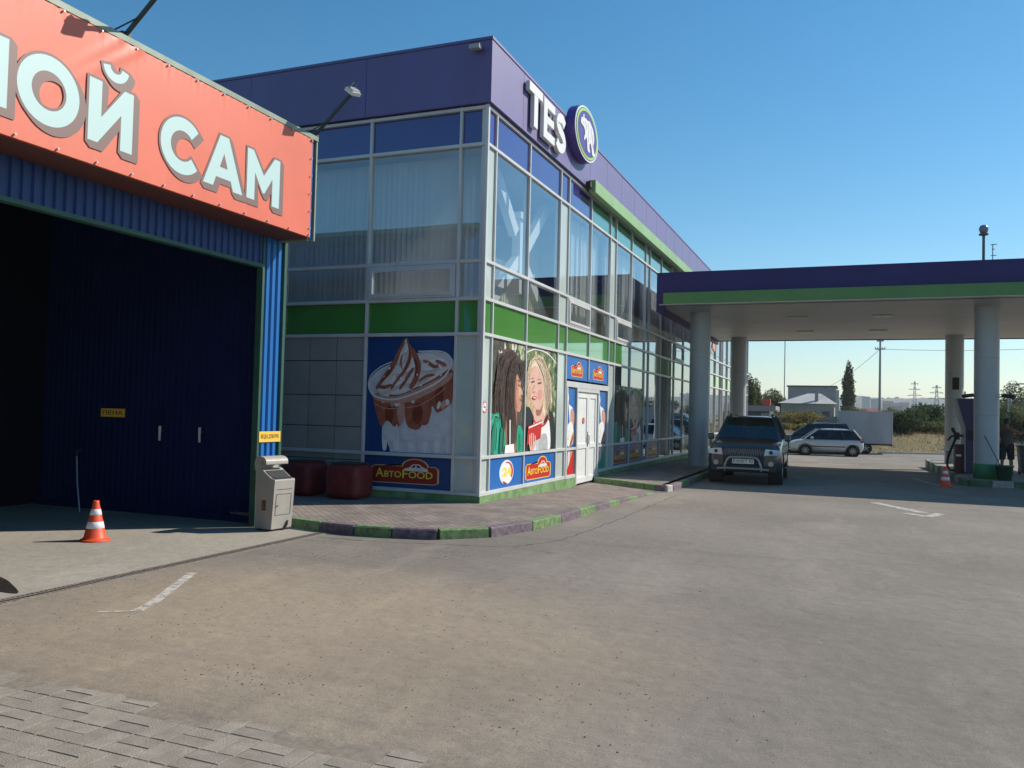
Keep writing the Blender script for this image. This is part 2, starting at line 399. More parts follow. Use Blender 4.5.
# block paving at the camera's feet (basket weave)
g = MB(); rn = random.Random(5); c = .215; j = .006
for iy in range(12):
    for ix in range(30):
        x0 = -6.6+ix*c; y0 = 3.72-(iy+1)*c; 
        lim = 3.72-.10*math.sin(ix*.9)-.06*(ix-8 if ix > 8 else 0)*.3
        if y0+c*.6 > lim and rn.random() < .75: continue
        for k in range(2):
            if (ix+iy) % 2: a = (x0, x0+c-j, y0+k*c/2, y0+(k+1)*c/2-j)
            else: a = (x0+k*c/2, x0+(k+1)*c/2-j, y0, y0+c-j)
            h = [.0065+rn.gauss(0,.0012) for _ in range(4)]; b_ = .004
            x_0,x_1,y_0,y_1 = a
            top = [(x_0+b_,y_0+b_,h[0]),(x_1-b_,y_0+b_,h[1]),(x_1-b_,y_1-b_,h[2]),(x_0+b_,y_1-b_,h[3])]
            bot = [(x_0,y_0,-.01),(x_1,y_0,-.01),(x_1,y_1,-.01),(x_0,y_1,-.01)]
            g.add(top+bot, [(0,1,2,3),(4,5,1,0),(5,6,2,1),(6,7,3,2),(7,4,0,3)])
struct(g.build('block_paving', mat('paver_grey', (.29,.252,.205), .9, var=.14, scale=9, island=.11, bump=.5, bscale=120)))
g = MB(); g.box(-6.7,.6,.9,3.70,-.01,.0036); struct(g.build('joint_sand', mat('joint_sand', (.22,.185,.145), .95, var=.2, scale=20)))
# dust drifted over the edge of the paving: a low bank that swallows the first rows
g = MB(); vs = []; NXd, NYd = 170, 40
from mathutils import noise as mnoise
for i in range(NXd+1):
    for k in range(NYd+1):
        x = -7.2+i*6.4/NXd; y = 3.30+k*.9/NYd; nz_ = mnoise.noise(Vector((x*2.3,y*2.3,0)))*.6+mnoise.noise(Vector((x*7,y*7,3)))*.4
        f = (y-3.62-nz_*.16)/.13; z = -.004+.0135*max(0,min(1,.5+f*.5)) if f < 1 else .0095*math.exp(-((f-1)/2.0)**2)-.0
        if k == NYd: z = -.004
        vs.append((x,y,z+.0012*mnoise.noise(Vector((x*25,y*25,1)))))
g.add(vs, [(i*(NYd+1)+k,(i+1)*(NYd+1)+k,(i+1)*(NYd+1)+k+1,i*(NYd+1)+k+1) for i in range(NXd) for k in range(NYd)], 0, True)
struct(g.build('dust', M_asph))
# loose grit
g = MB()
def stone(x, y, r, z=0):
    v = [Vector((math.cos(a)*math.cos(b), math.sin(a)*math.cos(b), abs(math.sin(b))*.8))*r*rn.uniform(.6,1.15) for b in (0,.9) for a in [k*math.pi/3+rn.random() for k in range(5)]]
    v.append(Vector((0,0,r*.8)))
    g.add([(x+p.x, y+p.y, z+p.z) for p in v], [(i,(i+1)%5,5+(i+1)%5,5+i) for i in range(5)]+[(5+i,5+(i+1)%5,10) for i in range(5)])
for i in range(1500):
    y = 3.7+abs(rn.gauss(0,3.0)); x = -4.6+rn.gauss(0,2.2)*(.5+y*.12)
    if x < -6.45 or (y > 9 and x < -3.5): continue
    stone(x, y, rn.choice((.003,.004,.004,.005,.007)))
for cx,cy,n_,sg in ((-3.6,4.15,60,.22),(-3.3,4.4,50,.2),(-1.9,4.0,140,.35),(-5.0,8.6,90,.35),(-4.4,9.0,60,.25),(-5.7,8.0,60,.25),(-4.9,5.2,40,.3),(-1.2,4.6,100,.5)):
    for i in range(n_): stone(cx+rn.gauss(0,sg*1.4), cy+rn.gauss(0,sg*.6), rn.choice((.003,.004,.005,.0085)))
tag(g.build('grit', mat('grit', (.21,.18,.145), .95, island=.6)), 'loose stones and grit scattered over the dusty asphalt', 'grit', kind='stuff')

# ---- pavements and kerbs round the shop
M_pave = bpy.data.materials.new('sidewalk_pavers'); M_pave.use_nodes = True
n = M_pave.node_tree.nodes; l = M_pave.node_tree.links; b = n['Principled BSDF']; b.inputs['Roughness'].default_value = .9
tc = n.new('ShaderNodeTexCoord'); br = n.new('ShaderNodeTexBrick'); mp = n.new('ShaderNodeMapping'); mp.inputs['Rotation'].default_value = (0,0,R(45))
l.new(tc.outputs['Object'], mp.inputs[0]); l.new(mp.outputs[0], br.inputs[0])
br.inputs['Scale'].default_value = 1; br.inputs['Brick Width'].default_value = .2; br.inputs['Row Height'].default_value = .1; br.inputs['Mortar Size'].default_value = .006
br.inputs['Color1'].default_value = (.25,.205,.185,1); br.inputs['Color2'].default_value = (.19,.155,.142,1); br.inputs['Mortar'].default_value = (.11,.095,.08,1)
tn = n.new('ShaderNodeTexNoise'); tn.inputs['Scale'].default_value = 2.2; tn.inputs['Detail'].default_value = 8; l.new(tc.outputs['Object'], tn.inputs['Vector'])
rp = n.new('ShaderNodeValToRGB'); rp.color_ramp.elements[0].position = .3; rp.color_ramp.elements[0].color = (.75,.74,.72,1); rp.color_ramp.elements[1].position = .7; rp.color_ramp.elements[1].color = (1.25,1.22,1.15,1)
l.new(tn.outputs['Fac'], rp.inputs[0]); mx = n.new('ShaderNodeMix'); mx.data_type = 'RGBA'; mx.blend_type = 'MULTIPLY'; mx.inputs[0].default_value = 1
l.new(br.outputs['Color'], mx.inputs[6]); l.new(rp.outputs[0], mx.inputs[7]); l.new(mx.outputs[2], b.inputs['Base Color'])
bp = n.new('ShaderNodeBump'); bp.inputs['Strength'].default_value = .5; bp.inputs['Distance'].default_value = .01; bp.invert = True; l.new(br.outputs['Fac'], bp.inputs['Height']); l.new(bp.outputs[0], b.inputs['Normal'])

def zs(y):                                            # the first pavement ramps down towards the door
    return .13 if y < 13.4 else max(.012, .13-(y-13.4)*.118/4.6)
edge = [(-9.6,10.2),(-8.4,9.92),(-7.25,9.77),(-6.65,9.66),(-6.1,9.62),(-5.58,9.70),(-5.0,9.86),(-4.52,10.36),(-4.26,11.25),(-4.16,12.2),(-4.13,13.1),(-4.12,13.95),(-4.11,14.8),(-4.10,15.5),(-4.09,16.2),(-4.06,16.8),(-4.02,17.4),(-3.98,18.0)]
g = MB()
inner = [(-9.6,13.2)]*3
rows = [(p[0],p[1]) for p in edge]
# interior strip out to the wall; rows in y
ys = [10.2+.4*i for i in range(25)]
def edge_x(y):
    pts = [p for p in edge if p[0] > -4.6]
    if y <= pts[0][1]: return None
    for a, b_ in zip(pts, pts[1:]):
        if a[1] <= y <= b_[1]: return a[0]+(b_[0]-a[0])*(y-a[1])/(b_[1]-a[1])
    return -3.98
poly0 = [(x,y,.13) for x,y in edge if y < 10.4]+[(-4.50,10.4,.13),(-9.6,10.4,.13)]
g.poly(poly0)
y = 10.4
while y < 19.6:
    y2 = min(19.6, y+.4); xa, xb = edge_x(y), edge_x(y2); xl = -13.4 if y < 13.0 else -6.0
    if y < 10.41: xa = -4.50
    g.poly([(xl,y,zs(y)),(xa,y,zs(y)),(xb,y2,zs(y2)),(xl,y2,zs(y2))]); y = y2
struct(g.build('pavement', M_pave, weld=True))
g = MB(); g.poly([(-5.7,19.75,.13),(-5.2,19.42,.13),(-3.93,18.62,.13),(-3.93,28,.13),(-6.0,28,.13),(-6.0,19.75,.13)])
g.add([(x,y,.13+zg(y)) for y in (28,34,40,46,49.9,56) for x in (-6.0,-3.93)], [(2*i,2*i+1,2*i+3,2*i+2) for i in range(5)])
g.poly([(-4.2,18,.006),(-3.7,18.35,.006),(-3.93,18.7,.006),(-5.9,19.8,.012),(-5.9,18,.012)])
struct(g.build('pavement', M_pave))
M_kg = mat('kerb_green', (.15,.225,.095), .85, var=.38, scale=14, bump=.4, bscale=60)
M_kp = mat('kerb_purple', (.155,.115,.135), .85, var=.38, scale=14, bump=.4, bscale=60)
M_kl = mat('kerb_pale', (.52,.48,.44), .85, var=.2, scale=14)
def kerb(pts, zf, first=0, w=.15, cols=(0,1), mats=None, name='kerb', zlow=-.02):
    mb = MB()
    for i, (a, b_) in enumerate(zip(pts, pts[1:])):
        a = Vector((*a,0)); b_ = Vector((*b_,0)); d = (b_-a).normalized(); q = Vector((d.y,-d.x,0))   # outward = right of travel
        e = d*.006
        za, zb = zf(a.y)+.004, zf(b_.y)+.004
        o0, o1, i0, i1 = a+e+q*w*.5, b_-e+q*w*.5, a+e-q*w*.5, b_-e-q*w*.5
        c = .018
        v = [(*o0.xy,zlow),(*o1.xy,zlow),(*o1.xy,zb-c),(*o0.xy,za-c),(*(o0-q*c).xy,za),(*(o1-q*c).xy,zb),(*i1.xy,zb),(*i0.xy,za),(*i0.xy,zlow),(*i1.xy,zlow)]
        mb.add(v, [(0,1,2,3),(3,2,5,4),(4,5,6,7),(7,6,9,8),(0,3,4,7,8),(1,9,6,5,2)], cols[(i+first) % len(cols)])
    return struct(mb.build(name, mats or [M_kg, M_kp]))
kerb(edge[1:], zs, first=1)
kerb([(-5.75,19.78),(-5.2,19.42),(-4.6,19.03),(-4.0,18.64)], lambda y: .13, cols=(0,0,0), mats=[M_kg, M_kp])
kerb([(-4.0,18.64),(-3.80,18.52),(-3.72,18.72)], lambda y: .135, cols=(0,1), mats=[M_kp, M_kl])
kerb([(-3.72,18.72+i*.98) for i in range(38)], lambda y: .13+zg(y), first=1, zlow=-.4)

# ================================================================== SHOP
XF, YF, YE, XW = -5.84, 12.97, 52.6, -13.4
M_alu = mat('white_aluminium', (.55,.55,.54), .38, var=.06, scale=2, spec=.5)
M_green = mat('green_glass_panel', (.065,.245,.045), .03, coat=1., spec=.6, var=.08, scale=.6)
M_purp = mat('purple_glass_panel', (.042,.028,.19), .03, coat=1., spec=.6, var=.08, scale=.6)
M_teal = mat('teal_green_panel', (.06,.22,.12), .03, coat=1., spec=.6)
M_pale = mat('pale_panel', (.46,.52,.48), .10, spec=.6, var=.05, scale=1.5)
M_fascia = mat('purple_cladding', (.082,.048,.205), .52, coat=.85, spec=.6, var=.12, scale=1.1, stretch=(1,1,.15))
M_lime = mat('lime_cladding', (.26,.42,.17), .45, var=.1, scale=1.2, stretch=(1,1,.3))
M_plinth = mat('green_plinth', (.15,.26,.10), .8, var=.3, scale=5, bump=.3, bscale=30)
G_win = glass('shop_glass', (.90,.92,.92), base=.17, f=.85)
G_dark = glass('tinted_glass', (.34,.42,.50), base=.20, f=.85)
M_int = mat('interior_wall', (.50,.49,.46), .9, var=.06)
M_ifl = mat('interior_floor', (.28,.26,.24), .6)
M_curt = mat('sheer_curtain', (.88,.86,.80), .9, var=.12, scale=6, stretch=(1,1,.06))
M_tile = mat('grey_tile', (.30,.295,.275), .5, var=.06, island=.05)
M_dark = mat('dark_gap', (.03,.03,.03), .8)

store = thing('roadside_shop', 'long two-storey glass shop with purple roof band and white TES lettering', 'shop', (XF, YF, 0))
# z rows
ZR = [.27, .89, 3.01, 3.62, 4.27, 6.29, 6.93]
YC = [YF, 13.36, 15.02]
y = 16.90
while y < YE-4.1:
    YC += [y, y+.58, y+2.30]; y += 4.05
YC += [y, y+.58, y+2.3, YE]
XC = [XF, -6.33, -8.14, -9.96, -11.8, XW]
# structure behind: slabs, back wall, roof
m = MB(); m.box(XW+.1, XF-.12, YF+.12, YE-.1, 3.05, 3.58); m.box(XW+.1, XF-.12, YF+.12, YE-.1, 6.35, 6.9)
m.build('floor_slab', M_int, store)
m = MB(); m.box(XW, XW+.09, YF+.1, YE, .0, 6.95); m.box(XW+.1, XF-.1, YE-.09, YE, 0, 6.95); m.box(XW+.1, XF-.4, 31.0, 31.15, .13, 3.04); m.box(XW+.1, XF-.4, 31.0, 31.15, 3.59, 6.34); m.box(-9.6,-9.5, 17.2, 31, 3.59, 6.34)
m.build('wall', M_int, store)
m = MB(); m.box(XW+.1, XF-.05, YF+.05, YE-.1, .10, .16); m.build('floor', M_ifl, store)
m = MB(); m.box(XW-.1, XF+.10, YF-.10, YE+.1, 6.98, 8.055)
y = YF+1.4
while y < YE: m.box(XF+.1005, XF+.1018, y, y+.008, 6.985, 8.05, 1); y += 1.45
x = XF-2.4
while x > XW: m.box(x, x+.008, YF-.1018, YF-.1005, 6.985, 8.05, 1); x -= 2.6
m.build('roof_band', [M_fascia, mat('joint_violet', (.045,.028,.11), .8)], store)
m = MB()
m.box(XW-.1, XF+.115, YF-.115, YE+.1, 8.06, 8.11)
m.build('parapet_cap', M_fascia, store)
m = MB(); m.box(XF+.101, XF+.27, 18.62, 49, 6.86, 7.16); m.build('lime_strip', M_lime, store, bevel=.012)
m = MB(); m.box(XF+.10, XF+.2, 18.42, 18.60, 6.95, 7.08); m.build('strip_end', M_dark, store)
# plinth
m = MB(); m.box(XF-.1, XF+.055, YF-.055, 18.22, -.02, .235); m.box(XF-.1, XF+.055, 20.1, YE, -.4, .235); m.box(XW, XF-.101, YF-.055, YF+.1, -.02, .235)
m.build('plinth', M_plinth, store)
# mullion grid (right face and left face)
m = MB(); w = .024
door = (18.32, 20.02)
for i, y in enumerate(YC):
    zt = 6.97; z0 = .235
    if i and 17.6 < y < 20.8: # mullion above the door
        m.box(XF-.10, XF+.03, y-w, y+w, 2.5, zt)
    else: m.box(XF-.10, XF+.03, (y-w) if i else (YF+.0), y+w, z0, zt)
for k, z in enumerate(ZR):
    h = .030 if k else .035
    if k <= 1:
        m.box(XF-.09, XF+.036, YF, door[0]-.03, z-h, z+h); m.box(XF-.09, XF+.036, door[1]+.08, YE, z-h, z+h)
    else: m.box(XF-.09, XF+.036, YF, YE, z-h, z+h)
m.box(XF-.09, XF+.040, 17.48, 20.95, 2.27, 2.40)
for i, x in enumerate(XC):
    if i: m.box(x-w, x+w, YF-.03, YF+.10, .235, 6.97)
for k, z in enumerate(ZR): m.box(XW, XF-.0, YF-.036, YF+.09, z-.03, z+.03)
m.box(XF-.03, XF+.038, YF-.038, YF+.03, .235, 6.97)
m.build('mullion_frame', M_alu, store, bevel=.006, seg=1)

def rpane(y0, y1, z0, z1, mt, name, th=.015, xo=-.008, **kw):
    mb = MB(); mb.box(XF+xo-th, XF+xo, y0+w, y1-w, z0+.03, z1-.03); return mb.build(name, mt, store)
def lpane(x0, x1, z0, z1, mt, name, th=.02):
    mb = MB(); mb.box(x0+w, x1-w, YF+.03, YF+.03+th, z0+.03, z1-.03); return mb.build(name, mt, store)
def sash(kind, a0, a1):
    z0, z1 = ZR[3]+.035, ZR[4]-.035
    f = MB(); t = .085
    P = (lambda u0,u1,v0,v1,d0,d1: f.box(XF+d0, XF+d1, u0,u1,v0,v1)) if kind == 'r' else (lambda u0,u1,v0,v1,d0,d1: f.box(u0,u1,YF-d1,YF-d0,v0,v1))
    for d0,d1,q in ((-.02,.045,0),(-.01,.062,.035)):
        A0,A1,B0,B1 = a0+w+.01+q, a1-w-.01-q, z0+q, z1-q; tt = .034 if q == 0 else .055
        P(A0,A1,B0,B0+tt,d0,d1); P(A0,A1,B1-tt,B1,d0,d1); P(A0,A0+tt,B0+tt,B1-tt,d0,d1); P(A1-tt,A1,B0+tt,B1-tt,d0,d1)
    s = f.build('sash_frame', M_alu, store)
    pm = MB(); q = .09
    if kind == 'r': pm.box(XF-.0, XF+.012, a0+w+q, a1-w-q, z0+q, z1-q)
    else: pm.box(a0+w+q, a1-w-q, YF-.012, YF, z0+q, z1-q)
    pm.build('pane', G_win, s)
farb = MB(); farm = [G_win, M_green, M_teal, M_purp, M_pale, G_dark]
art = []
for i in range(len(YC)-1):
    a, b_ = YC[i], YC[i+1]; narrow = (b_-a) < .7; far = a > 37
    for k in range(6):
        z0, z1 = ZR[k], ZR[k+1]
        doorcol = 17.4 < a < 20.8
        if k == 2: mt = 1
        elif k == 5: mt = 3 if a < 19.0 else 2
        elif narrow and a < 22: mt = 4
        elif k < 2: mt = 0 if a > 30 else 5
        else: mt = 0
        if k in (0,1) and doorcol: continue
        if far: farb.box(XF-.05, XF-.03, a+w, b_-w, z0+.03, z1-.03, mt); continue
        if k == 3 and (abs(a-17.48) < .1 or abs(a-21.53) < .1 or abs(a-29.63) < .1 or abs(a-33.68) < .1): sash('r', a, b_); continue
        rpane(a, b_, z0, z1, farm[mt], {0:'window_pane',5:'window_pane',4:'side_panel',1:'green_panel',2:'teal_panel',3:'purple_panel'}[mt])
fo = farb.build('far_panes', farm, store); fo['kind'] = 'stuff'
for i in range(len(XC)-1):
    a, b_ = XC[i+1], XC[i]
    for k in range(6):
        z0, z1 = ZR[k], ZR[k+1]
        if k == 2: lpane(a, b_, z0, z1, M_green, 'green_panel')
        elif k == 5: lpane(a, b_, z0, z1, M_purp, 'purple_panel')
        elif i == 0 and k < 2: lpane(a, b_, z0, z1, M_pale, 'side_panel')
        elif k == 3 and i == 1: sash('l', a, b_)
        elif k in (0,1) and i == 1: continue            # posters here
        elif k in (0,1) and i >= 2: continue            # tiles here
        else: lpane(a, b_, z0, z1, G_win, 'window_pane')
# tiled wall on the shaded side
m = MB(); 
for i in range(2, 5):
    a, b_ = XC[i+1]+w, XC[i]-w; nx = 3; cw = (b_-a)/nx; z = .27
    for zz0, zz1 in ((.27,.75),(.75,1.35),(1.35,1.92),(1.92,2.55),(2.55,2.99)):
        for q in range(nx):
            m.box(a+q*cw+.008, a+(q+1)*cw-.008, YF+.0, YF+.03, zz0+.008, zz1-.008)
m.build('tiled_wall', M_tile, store)
m = MB(); m.box(XW, XC[2]-.0, YF+.032, YF+.05, .24, 3.0); m.build('tile_backing', M_dark, store)

# inside: curtains, white steel bracing, columns, shelves
def curtain(p0, p1, z0, z1, mt=M_curt, amp=.05, n_per=.13, name='curtain'):
    p0 = Vector(p0); p1 = Vector(p1); L = (p1-p0).length; d = (p1-p0).normalized(); q = Vector((-d.y,d.x,0)); k = int(L/.022); vs = []
    rr = random.Random(int(L*1000)+int(p0.y*10)); ph = 0
    for i in range(k+1):
        ph += 2*math.pi*.022/n_per*rr.uniform(.6,1.4); a = amp*math.sin(ph)*rr.uniform(.8,1.1)
        c = p0+d*(i*L/k)+q*a; vs += [(c.x,c.y,z0),(c.x,c.y,z1)]
    mb = MB(); mb.add(vs, [(2*i,2*i+2,2*i+3,2*i+1) for i in range(k)], 0, True); return mb.build(name, mt, store)
for a, b_ in ((17.9,19.25),(19.4,20.9),(21.6,23.2),(23.4,25.0),(25.9,28.9),(29.8,33.0),(33.8,37)):
    curtain((XF-.35,a,0),(XF-.35,b_,0),3.6,6.3)
curtain((XF-.75,14.2,0),(XF-.75,17.4,0),3.6,4.75)
M_blind = mat('vertical_blind', (.62,.62,.62), .8, var=.1, scale=3, stretch=(1,1,.05))
m = MB(); x = XW+.5
while x < XF-.75:
    if not (-7.05 < x < -6.95 or -7.3 < x < -7.22): m.bar((x,YF+.42,5.0),(x+.0001,YF+.42,5.0),.001,.001)
    mm = MB(); x += .115
vs = MB(); x = XW+.5
while x < XF-.30:
    an = R(28); dx, dy = .055*math.cos(an), .055*math.sin(an); vs.poly([(x-dx,YF+.42-dy,3.6),(x+dx,YF+.42+dy,3.6),(x+dx,YF+.42+dy,6.25),(x-dx,YF+.42-dy,6.25)]); x += .112
vs.build('vertical_blinds', M_blind, store)
M_steel = mat('white_steel', (.82,.82,.80), .5)
m = MB(); XB = XF-.41
m.box(XB-.09,XB+.09,15.42,15.60,4.05,5.55); m.box(XB-.14,XB+.14,15.30,15.72,5.55,5.68)
m.bar((XB,15.30,5.25),(XB,14.15,6.34),.14,.24); m.bar((XB,15.55,4.72),(XB,17.25,6.30),.14,.24); m.bar((XB,15.45,4.72),(XB,14.2,3.75),.14,.24); m.bar((XB,15.75,4.75),(XB,17.25,3.62),.14,.24)
m.cyl((XB,14.35,3.0),(XB,14.35,.1),.14,n=12)
m.build('steel_bracing', M_steel, store)
m = MB()
for y in (18,22.6,27.5,31.6,36,41,46): m.box(XF-1.3,XF-1.0,y,y+.3,.12,3.05); m.box(XF-1.3,XF-1.0,y,y+.3,3.58,6.35)
m.build('inner_column', M_int, store)
m = MB()
for i in range(7): m.box(-9.8,-9.2,22+i*3.6,24.6+i*3.6,.12,1.5+.3*(i%2)); m.box(-8.0,-7.4,24+i*3.6,26+i*3.6,.12,1.2)
m.build('shelving', mat('shelf_goods', (.20,.12,.09), .7, var=.6, scale=6, col2=(.45,.40,.30)), store)
m = MB()
for y in range(15,50,4): m.box(-8.6,-8.2,y,y+1.2,6.29,6.33)
m.build('ceiling_lamp', mat('ceiling_lamp', (.8,.8,.78), .5), store)

# --- door between the two slim posters
d0, d1 = door
m = MB()
m.box(XF-.08,XF+.045,d0-.05,d0+.02,.05,2.27); m.box(XF-.08,XF+.045,d1-.02,d1+.07,.05,2.27); m.box(XF-.08,XF+.045,d0+.021,d1-.021,2.19,2.268)
m.box(XF-.08,XF+.045,17.52,17.60,.24,2.27); m.box(XF-.08,XF+.045,20.86,20.94,.24,2.27)
m.build('door_frame', M_alu, store)
M_door = mat('white_door', (.72,.72,.70), .4, var=.04)
def leaf(a, b_, glassy):
    mb = MB(); st = .12
    mb.box(XF-.05,XF+.01,a,a+st,.06,2.185); mb.box(XF-.05,XF+.01,b_-st,b_,.06,2.185)
    mb.box(XF-.05,XF+.01,a+st,b_-st,.06,.20); mb.box(XF-.05,XF+.01,a+st,b_-st,2.05,2.185); mb.box(XF-.05,XF+.012,a+st,b_-st,.86,.98)
    o = mb.build('door_leaf', M_door, store, bevel=.005, seg=1)
    pn = MB(); pn.box(XF-.03,XF-.012,a+st,b_-st,.20,.86); pn.box(XF-.03,XF-.012,a+st,b_-st,.98,2.05); pn.build('door_panel', M_door, o)
    return o
L1 = leaf(d0+.025, (d0+d1)/2+.12-.004, 1); L2 = leaf((d0+d1)/2+.12+.004, d1-.025, 1)
m = MB(); ym = (d0+d1)/2+.06
m.tube([(XF+.01,ym,.95),(XF+.05,ym,.97),(XF+.055,ym-.0,1.15),(XF+.01,ym,1.2)],.012); m.box(XF+.0105,XF+.016,ym-.03,ym+.03,.9,1.25); m.build('door_handle', mat('handle_grey', (.25,.25,.25), .35, metal=.6), L1)
m = MB(); m.cyl((XF-.012,18.93,1.52),(XF+.004,18.93,1.52),.075,n=20); m.build('sticker', mat('red_orange', (.62,.10,.03), .6), L1)

# ---------------------------------------------------------------- artwork
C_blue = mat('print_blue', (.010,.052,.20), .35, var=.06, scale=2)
C_blue2 = mat('print_blue_bright', (.016,.13,.42), .35, var=.05, scale=2)
C_white = mat('print_white', (.80,.79,.77), .4); C_cream = mat('print_cream', (.70,.66,.64), .4, var=.08, scale=9)
C_cup = mat('print_cup', (.60,.60,.64), .4, var=.10, scale=6)
C_car1 = mat('print_caramel', (.34,.10,.055), .4, var=.22, scale=7); C_car2 = mat('print_caramel_dark', (.20,.04,.016), .4, var=.2, scale=9)
C_peach = mat('print_peach', (.55,.30,.24), .4, var=.15, scale=8)
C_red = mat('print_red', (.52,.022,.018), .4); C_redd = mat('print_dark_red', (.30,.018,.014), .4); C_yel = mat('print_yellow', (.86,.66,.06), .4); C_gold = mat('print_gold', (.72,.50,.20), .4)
C_hair = mat('print_dark_hair', (.030,.018,.014), .5, var=.5, scale=22, stretch=(1,1,.35)); C_hair2 = mat('print_brown_hair', (.075,.038,.028), .5, var=.6, scale=26, stretch=(1,1,.3))
C_blond = mat('print_blond', (.52,.36,.21), .5, var=.35, scale=26, stretch=(1,1,.3)); C_blond2 = mat('print_blond_light', (.72,.58,.42), .5, var=.2, scale=26, stretch=(1,1,.3))
C_skin = mat('print_skin', (.52,.25,.16), .5, var=.08, scale=5); C_skin2 = mat('print_skin_pale', (.66,.40,.31), .5, var=.06, scale=5); C_skinsh = mat('print_skin_deep', (.32,.13,.085), .5, var=.1, scale=6)
C_green = mat('print_green_top', (.010,.30,.18), .5, var=.2, scale=7); C_leaf = mat('print_foliage', (.055,.085,.025), .5, var=.2, scale=14, col2=(.22,.27,.12))
C_darkbg = mat('print_dark_backdrop', (.022,.026,.018), .5, col2=(.10,.09,.06), scale=9); C_black = mat('print_black', (.012,.012,.014), .5, var=.2, scale=9)
C_lip = mat('print_lip', (.35,.03,.03), .5); C_grey = mat('print_grey', (.42,.42,.42), .5, var=.2, scale=18); C_bun = mat('print_bun', (.55,.27,.09), .5, var=.3, scale=14)

def logo(P, u0, v0, u1, v1, red=C_red, edge_=C_yel):
    """sign: rounded plate with a hump on the right holding a small car, lettering across"""
    U = lambda t: u0+(u1-u0)*t; V = lambda t: v0+(v1-v0)*t
    def plate(m_, g_):
        body = [(0-g_,.05),(0-g_,.62),(.04,.68+g_*1.3),(.46,.68+g_*1.3)]
        for k in range(9):
            t = math.pi-k*math.pi/8; body.append((.66+(.19+g_)*math.cos(t), .66+(.32+g_*1.6)*math.sin(t)))
        body += [(.86+g_,.68+g_*1.3),(.97,.68+g_*1.3),(1+g_,.60),(1+g_,.05),(.96,-g_*1.3),(.03,-g_*1.3)]
        P.shape(m_, [(U(a),V(b)) for a,b in body], False)
    plate(edge_, .025); plate(red, 0)
    # little white car in the hump
    P.shape(C_cream, [(U(a),V(b)) for a,b in ((.48,.50),(.50,.60),(.57,.64),(.62,.78),(.72,.80),(.79,.66),(.85,.62),(.86,.50))], False)
    P.shape(red, [(U(a),V(b)) for a,b in ((.60,.645),(.635,.75),(.665,.755),(.665,.645))], False); P.shape(red, [(U(a),V(b)) for a,b in ((.685,.645),(.685,.755),(.72,.75),(.755,.65))], False)
    P.text(C_yel, 'A', U(.05), V(.20), U(.18), V(.58), .012); P.text(C_yel, 'BTO', U(.19), V(.21), U(.45), V(.47), .012); P.text(C_yel, 'F', U(.47), V(.20), U(.55), V(.55), .012); P.text(C_yel, 'OOD', U(.565), V(.21), U(.93), V(.49), .012)

# sundae poster on the shaded face
P = Poster((XC[2]+w, YF+.03, ZR[1]+.03), (1,0,0), (0,0,1), XC[1]-XC[2]-2*w, ZR[2]-ZR[1]-.06); P.base(C_blue)
rp_ = random.Random(8)
P.shape(C_cup, [(.10,.50),(.20,.20),(.31,.0),(.985,.0),(.985,.30),(1.0,.50),(.99,.74),(.60,.60),(.3,.5)], False)
C_cup2 = mat('print_cup_shade', (.53,.54,.59), .4, var=.12, scale=7); C_cup3 = mat('print_cup_light', (.70,.70,.73), .4, var=.06, scale=7)
for u in (.26,.40,.56,.72,.86):
    P.shape(C_cup2, [(u,.24+.02*u),(u+.05,.16),(u+.07,.0),(u+.04,.0),(u+.02,.12)]); P.shape(C_cup3, [(u-.06,.20),(u-.02,.22),(u-.0,.10),(u-.01,.02),(u-.05,.03)])
P.shape(C_cup, [(.03,.56),(.04,.63),(.14,.71),(.30,.77),(.60,.86),(.85,.86),(.97,.81),(.985,.74),(.90,.66),(.60,.54),(.36,.46),(.12,.46)])
P.shape(C_cup2, [(.07,.57),(.10,.64),(.30,.73),(.60,.82),(.84,.82),(.94,.77),(.95,.72),(.60,.60),(.36,.52),(.14,.50)])
P.shape(C_car1, [(.10,.50),(.14,.30),(.20,.24),(.30,.30),(.60,.36),(.95,.48),(.97,.72),(.7,.62),(.4,.50)])
for (u,v,ru,rv) in ((.24,.33,.10,.13),(.33,.30,.09,.11),(.57,.33,.11,.14),(.68,.36,.08,.12),(.86,.47,.10,.13),(.93,.52,.06,.12)): P.ell(C_car1, u, v, ru, rv)
for (u,v,ru,rv) in ((.28,.32,.05,.08),(.60,.34,.06,.09),(.84,.50,.05,.09)): P.ell(C_car2, u, v, ru, rv)
for pts in ([(.20,.20),(.26,.27),(.34,.22),(.38,.24),(.37,.12),(.24,.10)],[(.44,.26),(.50,.22),(.60,.20),(.72,.25),(.76,.36),(.80,.34),(.90,.38),(.99,.42),(.99,.2),(.7,.1),(.44,.12)]): P.shape(C_cup, pts)
for i in range(12): P.ell([C_peach,C_cream,C_cup3][i%3], rp_.uniform(.16,.93), .40+rp_.uniform(-.06,.05)+.12*rp_.random(), rp_.uniform(.015,.04), rp_.uniform(.015,.04), rot=rp_.uniform(0,90))
P.shape(C_peach, [(.37,.34),(.41,.24),(.46,.30),(.45,.42),(.40,.42)]); P.shape(C_peach, [(.10,.50),(.12,.45),(.36,.42),(.62,.47),(.93,.61),(.96,.69),(.62,.56),(.34,.48)])
